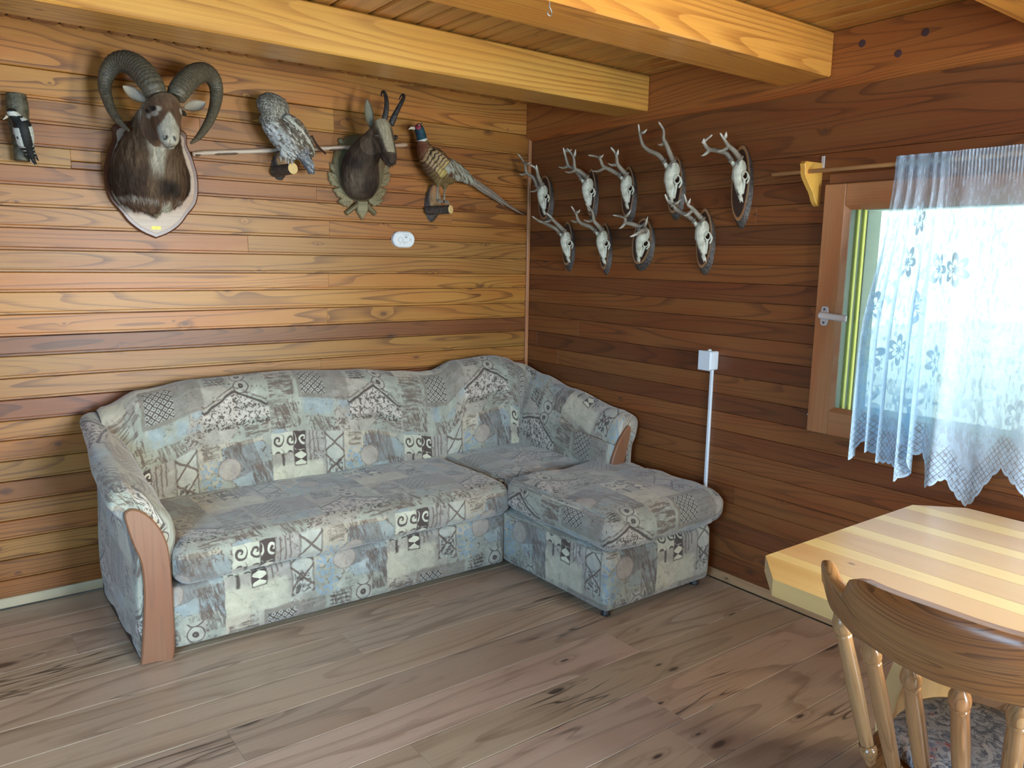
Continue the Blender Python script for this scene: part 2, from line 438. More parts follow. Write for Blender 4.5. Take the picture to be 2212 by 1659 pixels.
# right wall boards
rrows = [2.205, 1.945, 1.838, 1.750, 1.667, 1.582, 1.495, 1.412, 1.328, 1.250, 1.170, 1.075, .985, .895, .810, .725, .640, .555, .470, .385, .300, .215, .130, .02]
R1, R2, R3, R4 = (1.0, 1.0, 1.0), (.80, .74, .76), (1.12, 1.10, 1.0), (.62, .55, .58)
rrt = [(.92, .90, .92), R1, R2, R1, R4, R3, R1, R2, R1, R2, R1, R2, R1, R4, R1, R2, R1, R1, R2, R1, R2, R1, R2]
rj = {3: [(-1.62, R1)], 6: [(-.35, R1)], 9: [], 10: [(-.47, R1)], 11: [(-.10, R4)], 12: [(-.30, R1)], 18: [(-1.6, R1)], 5: [(-1.02, R3)]}
for i in range(len(rrows) - 1):
    z1, z0 = rrows[i], rrows[i + 1]
    js = [0.0] + [j[0] for j in rj.get(i, [])]; ts = [rrt[i]] + [j[1] for j in rj.get(i, [])]
    inwin = z0 < WIN[3] and z1 > WIN[2]
    for k in range(len(js)):
        a = js[k]; b = js[k + 1] if k + 1 < len(js) else (WIN[1] if inwin else YF)
        t = tuple(q * random.uniform(.95, 1.05) for q in ts[k])
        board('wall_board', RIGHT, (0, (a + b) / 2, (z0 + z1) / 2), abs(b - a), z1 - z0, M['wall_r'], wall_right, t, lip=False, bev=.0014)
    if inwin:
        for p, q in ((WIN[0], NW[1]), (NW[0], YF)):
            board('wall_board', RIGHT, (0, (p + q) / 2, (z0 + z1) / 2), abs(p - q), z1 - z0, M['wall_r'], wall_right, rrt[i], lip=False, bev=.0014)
# heavy top board of the right wall with a bevelled lower edge and three dark plugs
prof = [(0, 2.19), (-.012, 2.192), (-.040, 2.222), (-.040, ZC - .002), (0, ZC - .002)]
V = [(x, y, z) for y in (-.001, YF) for x, z in prof]; n = len(prof)
F = [tuple(range(n)), tuple(reversed(range(n, 2 * n)))] + [((i + 1) % n, i, i + n, (i + 1) % n + n) for i in range(n)]
V = [(p[1] * -1.0 - 1.0, p[2] - 2.3, -p[0]) for p in V]   # local: x = -Y-1, y = z-2.3, z = -X
trim_1 = mk('trim_1', (V, F), M['wall_r'], mw=basis(*RIGHT, (0, -1.0, 2.3)))
trim_1.color = (1.5, 1.4, 1.15, 1); tag(trim_1, 'heavy bevelled top board running along the right wall', kind='structure')
M['plug'] = plain('dark_plug', (.06, .03, .035), .6)
for y, z in ((-2.075, 2.331), (-2.312, 2.322), (-2.219, 2.268)):
    mk('plug', xf(lathe([(.014, 0), (.014, .0012), (.012, .0016)], 14), basis((0, 1, 0), (0, 0, 1), (-1, 0, 0), (-.0398, y, z))), M['plug'], trim_1)
# corner strip
trim_2 = mk('trim_2', cbox((-1.10, -.010, 0), (1.10, .010, .016), .002), M['frame'], mw=basis((0, 0, 1), (-1, 0, 0), (0, -1, 0), (-.0125, 0, 1.11)))
tag(trim_2, 'narrow vertical corner strip between the two board walls', kind='structure')
# baseboards
bb = mk('baseboard_back', cbox((-2.35, -.022, -.0), (2.349, .022, .016), .004), M['base'], mw=basis(*BACK, (-2.35, 0, .024))); bb.color = (.9, 1.0, .95, 1)
tag(bb, 'pale oak skirting board under the back wall', kind='structure')
bb = mk('baseboard_right', cbox((-2.70, -.022, 0), (2.70, .022, .016), .004), M['base'], mw=basis(*RIGHT, (0, -2.72, .024))); bb.color = (.92, .80, .62, 1)
tag(bb, 'oak skirting board under the right wall', kind='structure')

# floor boards
fy = [-.02, -.215, -.415, -.618, -.824, -1.028, -1.225, -1.424, -1.622, -1.825, -2.02, -2.235, -2.436, -2.64, -2.84, -3.04, -3.24, -3.44, -3.64, -3.84, -4.04, -4.24, -4.44, -4.64, -4.84, -5.04, -5.24, -5.46]
fj = {0: [-2.2], 1: [-3.2, -1.0], 2: [-2.6, -.8], 3: [-3.0], 4: [-3.6, -1.275], 5: [-3.2, -1.722], 6: [-2.95], 7: [-3.9, -2.3], 8: [-2.95, -.835], 9: [-1.858], 10: [-3.5, -1.05], 11: [-3.0, -1.14], 12: [-2.0, -.44], 13: [-2.6, -.602], 14: [-1.6], 15: [-2.4, -.9]}
for i in range(len(fy) - 1):
    xs = [XL] + sorted(fj.get(i, [-3.2 + (i % 3) * .9, -1.3 + (i % 2) * .5])) + [-.02]
    for k in range(len(xs) - 1):
        q = random.uniform(.86, 1.10); t = (q * random.uniform(.97, 1.03), q * random.uniform(.96, 1.0), q * random.uniform(.94, 1.02))
        board('floor_board', FLOOR, ((xs[k] + xs[k + 1]) / 2, (fy[i] + fy[i + 1]) / 2, 0), xs[k + 1] - xs[k], fy[i] - fy[i + 1], M['floor'], floor, t, t=.016, bev=.0022)

# ceiling boards (run along y) seen between the beams
cx = [XL]
while cx[-1] < -1.95: cx.append(cx[-1] + (.105 if len(cx) % 2 else .075))
cx = [c for c in cx if c < -1.86] + [-1.86, -1.77, -1.687, -1.534, -1.434, -1.331, -1.24, -1.183, -1.08, -1.015, -.899, -.807, -.746, -.685, -.585, -.473, -.38, -.28, -.19, -.10, -.002]
for i in range(len(cx) - 1):
    q = random.uniform(.85, 1.08)
    o = board('ceiling_board', CEIL, ((cx[i] + cx[i + 1]) / 2, YF / 2, ZC), -YF, cx[i + 1] - cx[i] - .006, M['ceil'], ceiling, (q, q, q), t=.010, bev=.0085)

# beams
M['beam_tints'] = None
for name, y0, y1, lab, tint in (('ceiling_beam', -.985, -.765, 'yellow larch ceiling beam nearest the mounted animals', (1.02, 1.05, 1.0)),
                                ('ceiling_beam', -1.958, -1.725, 'orange larch ceiling beam with a bent hook in the middle', (1.10, .98, .85)),
                                ('ceiling_beam', -2.93, -2.705, 'ceiling beam cut off by the top right corner', (.95, .85, .75)),
                                ('ceiling_beam', -3.90, -3.68, 'ceiling beam above the camera', (1, .95, .9)), ('ceiling_beam', -4.88, -4.66, 'ceiling beam behind the camera', (1, .95, .9))):
    o = mk(name, cbox((-(0 - XL) / 2, -(y1 - y0) / 2, -.083), ((0 - XL) / 2, (y1 - y0) / 2, .083), .006), M['beam'], mw=Matrix.Translation((XL / 2 - .041, (y0 + y1) / 2, 2.23 + .083 + .0)))
    o.color = (*tint, 1); tag(o, lab, 'beam', 'ceiling beams')
# bent wire hook under the second beam
M['steel'] = plain('grey_steel', (.35, .36, .37), .35, .9)
hk = [(0, 0, .012), (0, 0, -.012), (.006, 0, -.020), (.008, 0, -.030), (0, 0, -.036), (-.008, 0, -.030), (-.004, 0, -.022)]
o = mk('ceiling_hook', tube(spline(hk, 5), .0018, 8), M['steel'], smooth=True, mw=Matrix.Translation((-1.454, -1.935, 2.232)))
tag(o, 'small bent wire hook under the orange beam', 'hook')

# ------------------------------------------------------------------ window
gm = Mat('window_glass'); gm.N.remove(gm.b)
tr = gm.node('ShaderNodeBsdfTransparent'); tr.inputs[0].default_value = (.90, .97, .95, 1); gl = gm.node('ShaderNodeBsdfGlossy'); gl.inputs['Roughness'].default_value = .02
fr = gm.node('ShaderNodeFresnel'); fr.inputs[0].default_value = 1.45; mx = gm.node('ShaderNodeMixShader')
gm.L.new(fr.outputs[0], mx.inputs[0]); gm.L.new(tr.outputs[0], mx.inputs[1]); gm.L.new(gl.outputs[0], mx.inputs[2]); gm.L.new(mx.outputs[0], gm.out.inputs['Surface'])
M['glass'] = gm.m
M['alu'] = plain('brushed_aluminium', (.72, .74, .76), .35, .45)
M['yellow'] = plain('yellow_jamb', (.62, .60, .16), .5)
M['greyj'] = plain('grey_green_jamb', (.16, .20, .19), .5)
win = empty('window_1', (0, -2.5, .812), 'wooden framed window with a lace curtain on the right wall', kind='structure')
y0, y1, z0, z1 = -3.04, -1.962, .812, 1.818
sw = .092
def fr_box(name, lo, hi, mat, par=win, horiz=False):
    c = [(a + b) / 2 for a, b in zip(lo, hi)]; d = [(b - a) / 2 for a, b in zip(lo, hi)]
    if horiz: o = mk(name, cbox((-d[1], -d[2], -d[0]), (d[1], d[2], d[0]), .003), mat, par, mw=basis(*RIGHT, c))
    else: o = mk(name, cbox((-d[2], -d[1], -d[0]), (d[2], d[1], d[0]), .003), mat, par, mw=basis((0, 0, 1), (0, 1, 0), (-1, 0, 0), c))
    return o
st = fr_box('stile', (-.034, y1 - sw, z0), (.018, y1, z1), M['frame'])
fr_box('stile', (-.034, y0, z0), (.018, y0 + sw, z1), M['frame'])
fr_box('rail', (-.0335, y0 + sw, z1 - .086), (.018, y1 - sw, z1), M['frame'], horiz=True)
fr_box('rail', (-.0335, y0 + sw, z0), (.018, y1 - sw, z0 + .098), M['frame'], horiz=True)
# slanted glazing beads
gy0, gy1, gz0, gz1 = y0 + sw, y1 - sw, z0 + .098, z1 - .086
def bead(a, b, n_in):
    a, b, n_in = Vector(a), Vector(b), Vector(n_in); d = (b - a).normalized(); out = Vector((-1, 0, 0))
    p = [(0, 0), (.016, -.014), (.016, -.020), (0, -.020)]
    V = [q + n_in * u + out * v for q in (a, b) for u, v in p]
    V[1] += d * .016; V[2] += d * .016; V[5] -= d * .016; V[6] -= d * .016
    return V, [(0, 1, 5, 4), (1, 2, 6, 5), (2, 3, 7, 6), (3, 0, 4, 7), (3, 2, 1, 0), (4, 5, 6, 7)]
xb = -.030
for a, b, nn in (((xb, gy1, gz0), (xb, gy1, gz1), (0, -1, 0)), ((xb, gy0, gz0), (xb, gy0, gz1), (0, 1, 0)), ((xb, gy0, gz1), (xb, gy1, gz1), (0, 0, -1)), ((xb, gy0, gz0), (xb, gy1, gz0), (0, 0, 1))):
    mk('glazing_bead', bead(a, b, nn), M['frame'], win)
mk('pane', cbox((-.012, gy0 - .008, gz0 - .008), (-.008, gy1 + .008, gz1 + .008), 0), M['glass'], win)
# casing strip above the sash and the stepped jamb behind the glass
fr_box('head_casing', (-.016, y0, z1 + .002), (.0, y1 - .006, z1 + .042), M['frame'], horiz=True).color = (.55, .5, .5, 1)
def jamb(x0, x1, d, mat, nm='jamb_strip'):
    mk(nm, cbox((x0, WIN[1] - .034 - d, gz0 - .03), (x1, WIN[1] + .012, gz1 + .04), .002), mat, win)
jamb(.019, .060, -.004, M['greyj']); jamb(.061, .078, .006, M['yellow']); jamb(.079, .094, .004, M['greyj']); jamb(.095, .114, .014, M['yellow']); jamb(.115, .217, .018, M['greyj'])
M['white'] = plain('white_paint', (.80, .82, .82), .5)
mk('outer_head', cbox((.10, WIN[0], gz1 - .012), (.19, WIN[1], WIN[3] + .01), .002), M['white'], win)
mk('outer_sill', cbox((.05, WIN[0], WIN[2] - .01), (.27, WIN[1], gz0 - .012), .002), M['greyj'], win)
# handle
hd = mk('handle', join(xf(prism([(math.copysign(abs(math.cos(a)) ** .5, math.cos(a)) * .017, math.copysign(abs(math.sin(a)) ** .5, math.sin(a)) * .040) for a in [2 * math.pi * k / 24 for k in range(24)]], 0, .006, .002), basis((0, -1, 0), (0, 0, 1), (-1, 0, 0), (-.034, -2.006, 1.296)))), M['alu'], win)
mk('lever', join(tube([(-.036, -2.008, 1.298), (-.075, -2.008, 1.298)], .0095, 12), xf(cbox((-.004, -.013, -.006), (.118, .013, .006), .004), basis(Vector((0, -1, -.06)).normalized(), Vector((0, -.06, 1)).normalized(), (-1, 0, 0), (-.072, -2.006, 1.300)))), M['alu'], hd)
M['screw'] = plain('dark_screw', (.10, .11, .12), .4, .6)
for dz in (.027, -.027):
    mk('screw', xf(lathe([(.0048, 0), (.0048, .0012), (.003, .0018)], 10), basis((0, -1, 0), (0, 0, 1), (-1, 0, 0), (-.0400, -2.006, 1.296 + dz))), M['screw'], hd)
mk('hinge_pin', tube([(-.006, -1.945, .876), (-.006, -1.962, .876)], .0035, 8), M['white'], win)
# unseen openings: plain frames
for nm, ax, at, (a0, a1, b0, b1), lab in (('window_2', 'x', XL - .1, LW, 'window in the left wall, outside the picture'), ('window_4', 'x', .10, NW, 'second window of the right wall, outside the picture'), ('window_3', 'y', YF - .1, FW, 'added fill-light window behind the camera'), ('door_1', 'y', YF - .1, DOOR, 'glazed door behind the camera')):
    fw = .07; ps = []
    for (p, q, r, s) in ((a0, a0 + fw, b0, b1), (a1 - fw, a1, b0, b1), (a0 + fw, a1 - fw, b0, b0 + fw), (a0 + fw, a1 - fw, b1 - fw, b1), ((a0 + a1) / 2 - .03, (a0 + a1) / 2 + .03, b0 + fw, b1 - fw)):
        ps.append(cbox((at - .03, p, r), (at + .03, q, s), .003) if ax == 'x' else cbox((p, at - .03, r), (q, at + .03, s), .003))
    o = mk(nm, join(*ps), M['frame']); tag(o, lab, kind='structure')
# outside
M['lawn'] = plain('glare_ground', (.80, .86, .82), .9, scale=3, var=.3)  # ground whitened so its colour carries the overexposed glare
o = mk('ground_outside', cbox((.24, -14, -.6), (30, 10, -.5), 0), M['lawn']); tag(o, 'ground outside the window, overexposed glare put into its pale colour', kind='structure')
M['eave'] = plain('eave_teal_cast', (.10, .36, .38), .6)  # teal cast of underexposure put into the eave's colour
o = mk('roof_eave', cbox((.24, -6, 2.06), (1.15, 1.0, 2.20), .01), M['eave']); tag(o, 'roof eave outside above the window, teal cast put into its colour', kind='structure')

# ------------------------------------------------------------------ sofa fabric: woven collage print, repeating every 0.70 x 0.62 m (uv in metres)
def fabric():
    m = Mat('collage_fabric'); u0, v0, _ = m.coord('UV')
    ur, vr = u0, v0
    wv = m.noise(m.vec(u0, v0), 22, 2, out=1); wx, wy, _w = m.sep(wv, True)
    u0 = u0 + (wx - .5) * .016; v0 = v0 + (wy - .5) * .016
    TW, TH = .70, .62
    tid = (u0 / TW).floor() * 1.7 + (v0 / TH).floor() * 3.1
    u = u0.mod(TW); v = v0.mod(TH)                       # v runs upward
    v = TH - v                                            # now downward from the top of the repeat
    V2 = m.vec(u0, v0)
    hat = m.noise(m.vec(u0 * 14, v0 * 70), 1, 3, .65)      # hatching strokes
    hat2 = m.noise(m.vec(u0 * 80 + v0 * 25, v0 * 16), 1, 3, .65)
    scr = m.noise(V2, 55, 3, .6, 1.2)
    big = m.noise(V2, 6, 3, .55)
    bl = m.noise(V2, 11, 3, .6)
    cream, sage, blue, taupe, pink, brown, dk = (.54, .51, .35), (.34, .35, .285), (.275, .33, .345), (.165, .135, .105), (.40, .335, .275), (.125, .09, .07), (.06, .042, .036)
    # collage of pale patches with hard edges
    vo = m.voro(m.vec(u * 5.3 + .3, v * 5.0), 1, metric='CHEBYCHEV', rnd=.8); cr, cg, cb = m.sep(vo.outputs['Color'], True)
    c = m.mix(cr.step(.30, .36), cream, sage); c = m.mix(cg.step(.70, .74) * (bl * 1.6 - .1).clamp(), c, blue); c = m.mix(cb.step(.78, .82) * .6, c, pink)
    c = m.mix((big - .35) * .9, c, tuple(q * .72 for q in sage)); c = m.mix(bl.step(.55, .75) * .35, c, (.66, .66, .56))
    edge = m.voro(m.vec(u * 5.3 + .3, v * 5.0), 1, 'F2', 'CHEBYCHEV', .8)
    ed = X(m.nt, edge.outputs['Distance']) - X(m.nt, vo.outputs['Distance'])
    c = m.mix((1.0 - ed.step(.0, .05)) * scr.step(.42, .60) * .75, c, brown)
    c = m.mix(m.noise(V2, 4.3, 2).step(.48, .66) * (hat2 * 1.5 - .35).clamp() * .75, c, taupe)
    # sprinkled scribbles everywhere
    sp = m.noise(V2, 9, 2); c = m.mix(scr.step(.55, .63) * sp.step(.47, .57) * .85, c, brown)
    c = m.mix(hat2.step(.60, .66) * m.noise(V2, 7.3, 2).step(.52, .60) * .7, c, brown)
    def rect(a, b, t, d, s=.004): return u.step(a - s, a + s) * (1.0 - u.step(b - s, b + s)) * v.step(t - s, t + s) * (1.0 - v.step(d - s, d + s))
    def put(mask, col, k=1.0):
        nonlocal c
        c = m.mix(mask * k, c, col)
    # plain cream field under the swirl block, blue blotches
    put(rect(.00, .25, .15, .27, .012), (.60, .59, .43), .45)
    fl = m.voro(V2, 42); put(rect(.37, .47, .08, .27, .02) * (1.0 - X(m.nt, fl.outputs['Distance']).step(.30, .42)), (.21, .31, .39), .75)
    put(rect(.17, .42, .46, .54, .012) * bl.step(.44, .56), (.26, .34, .38), .5)
    # hatched taupe blocks
    put(rect(.15, .41, .27, .46) * (hat * .8 + .25).clamp(), taupe, .95); put(rect(.27, .41, .28, .45) * hat.step(.45, .6), (.30, .28, .25), .6)
    put(rect(.60, .70, .12, .30) * hat2.step(.36, .60), brown, .9); put(rect(.48, .56, .0, .09) * hat2.step(.38, .6), brown, .8); put(rect(.0, .10, .46, .60) * hat.step(.38, .60), taupe, .85); put(rect(.20, .30, .55, .62) * hat2.step(.40, .60), brown, .8)
    put(rect(.01, .13, .30, .45) * hat.step(.40, .58), brown, .85); put(rect(.44, .53, .26, .35) * hat2.step(.42, .60), brown, .75); put(rect(.39, .46, .0, .07) * hat.step(.42, .58), brown, .7)
    # tilted hatched block with a pink disc
    a1, b1 = (u * .96 - v * .28), (u * .28 + v * .96)
    tb = a1.step(.455, .462) * (1.0 - a1.step(.585, .592)) * b1.step(.155, .162) * (1.0 - b1.step(.31, .317))
    put(tb * (hat2 * 1.3 - .1).clamp(), brown, .95)
    dd = ((u - .50) * (u - .50) + (v - .125) * (v - .125)).sqrt(); put((1.0 - dd.step(.048, .055)), pink, .7)
    put((1.0 - (dd - .05).abs().step(.0, .004)), taupe, .7)
    # diamond lattice
    la, lb = (u + v) * 32.0, (u - v) * 32.0
    fa, fb = (la.fract() - .5).abs(), (lb.fract() - .5).abs()
    ln = (fa.max(fb)).step(.36, .42); dot = 1.0 - (fa.max(fb)).step(.10, .15)
    put(rect(.165, .285, .29, .44), (.40, .40, .34), .65); put(rect(.165, .285, .29, .44) * (ln + dot).clamp(), dk, .92)
    # swirl block
    su, sv = (u * 16.0).fract() - .5, (v * 14.0).fract() - .5
    sr = (su * su + sv * sv).sqrt(); th = sv.atan2(su)
    sw = ((sr * 17.0) + th).sin().step(.0, .5) * (1.0 - sr.step(.42, .50))
    put(rect(.0, .105, .0, .10), (.52, .52, .40), .8); put(rect(.0, .105, .005, .10) * sw, dk, .92)
    put(rect(.045, .058, .10, .16), dk, .9)
    put(rect(.105, .168, .0, .165), dk, .95)
    zz = ((v * 26.0).fract() - .5).abs(); zu = (u - .137).abs() * 26.0 * .5
    put(rect(.110, .163, .09, .16) * (zu + .02 < zz), (.56, .55, .42), 1.0)
    put(rect(.110, .163, .005, .09) * sw, (.58, .57, .46), .95)
    for k in (.185, .205, .225): put(rect(k, k + .006, .0, .15 - (k - .18), .003), brown, .8)
    # hourglass strip
    hu = (u - .315).abs() * 17.0; hv = ((v * 9.0).fract() - .5).abs() * 2.0
    put(rect(.265, .365, .0, .24), (.42, .44, .38), .7); put(rect(.265, .365, .0, .24) * (1.0 - (hu - hv).abs().step(.06, .16)), brown, .9)
    put(rect(.265, .273, .0, .24) + rect(.357, .365, .0, .24), brown, .7); put(rect(.28, .35, .14, .235) * scr.step(.47, .54), dk, .85)
    # column of eyes
    eu, ev = (u - .585) * 15.0, (v * 15.0).fract() - .5
    er = (eu * eu + ev * ev).sqrt(); put(rect(.545, .625, .25, .41), (.42, .40, .33), .7)
    put(rect(.545, .625, .25, .41) * (er * 14.0).sin().step(.2, .6) * (1.0 - er.step(.5, .6)), dk, .92)
    # zigzag gables with leaf scribble below
    zig = ((u + .15).pingpong(.14)) * .62; top = v + zig
    put(rect(.40, .70, .36, .52) * (1.0 - (top - .475).abs().step(.004, .009)), dk, .9)
    put(rect(.40, .70, .36, .53) * top.step(.482, .49), (.52, .47, .40), .75)
    put(rect(.40, .70, .36, .56) * top.step(.482, .49) * scr.step(.50, .55), dk, .85)
    put(rect(.40, .70, .36, .52) * (1.0 - (top - .452).abs().step(.002, .006)) * hat.step(.4, .5), brown, .8)
    # ladders of short bars
    put(rect(.43, .52, .27, .35) * ((v * 55.0).fract()).step(.5, .6) * scr.step(.40, .50), dk, .85)
    put(rect(.02, .15, .48, .60) * hat2.step(.50, .56), brown, .85); put(rect(.30, .40, .55, .61) * scr.step(.48, .54), brown, .85); put(rect(.58, .69, .55, .61) * hat.step(.5, .56), brown, .8)
    c = m.mix(1.0, c, m.mix(m.noise(V2, 17, 4, .65), (.60,) * 3, (1.48,) * 3), 'MULTIPLY')
    wv = m.noise(V2, 900, 1); c = m.mix((wv - .5) * .35, c, (.10, .10, .10))
    fold = m.noise(m.vec(ur, vr), 13, 2, .5, .6)
    m.bump(fold, .35, .012)
    m.set(c, .85, 0, None, sheen=.35, spec=.25); m.b.inputs['Sheen Roughness'].default_value = .5
    return m.m
M['fabric'] = fabric()
M['panel'] = wood('beech_panel', (.235, .112, .058), (.15, .064, .032), ring=26, contrast=.5, knots=0, stretch=.18, wscale=10, fibre=.45, rough=.4, coat=.2)
M['black'] = plain('black_plastic', (.018, .018, .02), .45)
M['piping'] = plain('fabric_piping', (.36, .38, .34), .85)

def grid_mesh(name, P, UV, mat, parent, close_u=False):
    """P[i][j] grid"""
    n, k = len(P), len(P[0]); V = [p for r in P for p in r]; uv = [q for r in UV for q in r]
    F = [(i * k + j, i * k + j + 1, (i + 1) * k + j + 1, (i + 1) * k + j) for i in range(n - 1) for j in range(k - 1)]
    return mk(name, (V, F), mat, parent, True, uv)
def cushion(name, lo, hi, r, parent, crown=.015, wr=.006, seed=0, du=0.0, dv=0.0, cell=.022, sag=None, mat=None):
    """soft box: rounded edges, crowned top, wrinkles; uv wraps from the top over the front"""
    lo, hi = Vector(lo), Vector(hi); V = {}; verts = []; F = []; uv = []
    n = [max(4, int((hi[i] - lo[i]) / cell)) for i in range(3)]
    def vid(i, j, k):
        key = (i, j, k)
        if key in V: return V[key]
        p = Vector((lo.x + (hi.x - lo.x) * i / n[0], lo.y + (hi.y - lo.y) * j / n[1], lo.z + (hi.z - lo.z) * k / n[2]))
        q = Vector([max(lo[a] + r, min(hi[a] - r, p[a])) for a in range(3)]); d = p - q
        if d.length > 1e-9:
            m_ = max(abs(d.x), abs(d.y), abs(d.z)); s = d.length; p2 = q + d * (m_ / s) * 1.0 if s > r else p
            p2 = q + d.normalized() * min(r, max(abs(d.x), abs(d.y), abs(d.z)))
        else: p2 = p
        fx = 1 - abs(2 * (p.x - lo.x) / (hi.x - lo.x) - 1) ** 3; fyv = 1 - abs(2 * (p.y - lo.y) / (hi.y - lo.y) - 1) ** 3; fz = 1 - abs(2 * (p.z - lo.z) / (hi.z - lo.z) - 1) ** 2
        if k == n[2]: p2.z += crown * max(0, fx) * max(0, fyv)
        if j == 0: p2.y -= crown * .8 * max(0, fz)
        if i == 0: p2.x -= crown * .5 * max(0, fz)
        if i == n[0]: p2.x += crown * .4 * max(0, fz)
        w = wr * (mnoise.noise(p * 5 + Vector((seed, 0, 0))) + .6 * mnoise.noise(p * 12 + Vector((0, seed, 0))))
        dn = (p2 - (lo + hi) / 2); dn = Vector((dn.x / (hi.x - lo.x), dn.y / (hi.y - lo.y), dn.z / (hi.z - lo.z))); dn = dn.normalized() if dn.length else dn
        p2 = p2 + dn * w
        if sag: p2.z += sag(p2)
        V[key] = len(verts); verts.append(p2)
        top = hi.z - p.z; uu = p.x + du
        if i == 0 and j > 0: uu = lo.x + du - (p.y - lo.y)
        elif i == n[0] and j > 0: uu = hi.x + du + (p.y - lo.y)
        vv = (p.y if k == n[2] else lo.y - top) + dv
        if (i == 0 or i == n[0]) and j > 0 and k < n[2]: vv = lo.y - top + dv
        uv.append((uu, vv)); return V[key]
    for a in range(3):
        b, c_ = (a + 1) % 3, (a + 2) % 3
        for s in (0, n[a]):
            for p in range(n[b]):
                for q in range(n[c_]):
                    ids = []
                    for (dp, dq) in ((0, 0), (1, 0), (1, 1), (0, 1)):
                        k3 = [0, 0, 0]; k3[a] = s; k3[b] = p + dp; k3[c_] = q + dq; ids.append(vid(*k3))
                    F.append(tuple(ids) if s else tuple(reversed(ids)))
    return mk(name, (verts, F), mat or M['fabric'], parent, True, uv)

sofa = empty('corner_sofa', (-1.3, -.6, 0), 'corner sofa in grey, blue and brown collage-print fabric with chaise', 'sofa')
# --- backrest and right arm: one upholstered shell swept round the corner, in two seamed pieces
def shell_path(s):
    """plan position and inward normal at arc length s, rear line; s=0 at the left end"""
    x0, yb, xr, R = -2.405, -.045, -.045, .20
    L1 = (xr - R) - x0; L2 = R * math.pi / 2
    if s < L1: return (x0 + s, yb), (0, -1)
    if s < L1 + L2:
        a = (s - L1) / R; return (xr - R + R * math.sin(a), yb - R + R * math.cos(a)), (-math.sin(a), -math.cos(a))
    return (xr, yb - R - (s - L1 - L2)), (-1, 0)
SL1 = (-.245) - (-2.405); SL2 = .2 * math.pi / 2; SEND = SL1 + SL2 + (1.0 - .245)
hx = [-2.44, -2.38, -2.232, -2.0, -1.6, -1.2, -.95, -.80, -.74, -.58, -.34, -.14, -.02]
hz = [.80, .845, .905, .935, .945, .925, .900, .885, .888, .935, .948, .905, .85]
def top_h(s):
    if s <= SL1: return lerpf(hx, hz, -2.405 + s)
    return lerpf([SL1, SL1 + .12, SL1 + SL2, SL1 + SL2 + .25, SEND - .12, SEND], [.932, .895, .838, .790, .732, .712], s)
grooves = [(.17, .004), (.29, .006), (.42, .006), (.56, .006), (1.67, .006), (SL1 - .10, .004), (SL1 + .02, .005)]
def shell(name, s0, s1, ds, closed_end=None):
    P, U = [], []; n = max(2, int(abs(s1 - s0) / ds))
    for i in range(n + 1):
        s = s0 + (s1 - s0) * i / n; (px, py), (nx, ny) = shell_path(s); h = top_h(s)
        arm = sst(SL1 + .05, SL1 + SL2 + .15, s)            # arm section is slimmer and rolls outward
        bulge = lerpf([0, 1], [0, 1], 0)
        d_top = .15 + (.13 - .15) * arm
        prof = [(.0, .05), (.0, .35), (-.004, h - .13), (-.014, h - .075), (-.012, h - .030), (.012, h - .006), (.05, h), (.085, h - .006), (d_top - .02, h - .03), (d_top + .012, h - .075), (d_top + .028, h - .15), (d_top + .045, (h + .45) / 2 + .02), (d_top + .068, .47), (d_top + .07, .40)]
        if arm > 0:
            prof = [(a + (b0 - a) * arm, b + (b1 - b) * arm) for (a, b), (b0, b1) in zip(prof, [(.02, .05), (.02, .35), (.012, h - .16), (-.018, h - .10), (-.03, h - .045), (-.012, h - .010), (.03, h), (.07, h - .008), (.11, h - .04), (.142, h - .09), (.165, h - .15), (.185, (h + .45) / 2), (.205, .47), (.21, .40)])]
        pr = spline(prof, 4); row, ur = [], []; acc = 0; last = None
        gsum = sum(dp * math.exp(-((s - g) / .010) ** 2) for g, dp in grooves)
        end = 0
        if closed_end == 1: end = max(0, (s - (s1 - .035)) / .035)
        for a, z in pr:
            inner = sst(.03, .10, a)
            a2 = a - gsum * inner + .006 * mnoise.noise(Vector((s * 6, z * 7, 1.3))) * inner
            z2 = z - gsum * (1 - inner) * .3
            if end > 0:
                q = 1 - math.sqrt(max(0, 1 - end * end)); a2 = a2 + (.10 - a2) * q * .22; z2 = z2 + ((.55 - z2) * q * .16 if z2 > .5 else 0)
            q = Vector((px + nx * a2, py + ny * a2, z2))
            if last is not None: acc += (q - last).length
            last = q; row.append(q); ur.append((s, -acc + 1.29))
        P.append(row); U.append(ur)
    if closed_end == 1:
        c = Vector((px + nx * .09, py, .50)); nr = len(P[-1])
        for k, f in enumerate((.80, .45, .08)):
            P.append([c.lerp(q, f) + Vector((0, -.004 * (k + 1), 0)) for q in P[n]]); U.append([(-q.x * 1.0 + 2.9, q.z + .35) if k else (U[n][j][0] + .02, U[n][j][1]) for j, q in enumerate(P[-1])])
    return grid_mesh(name, P, U, M['fabric'], sofa)
SEAM = SL1 + SL2 * .62
shell('backrest', 0.0, SEAM, .02)
shell('arm', SEAM, SEND, .02, closed_end=1)
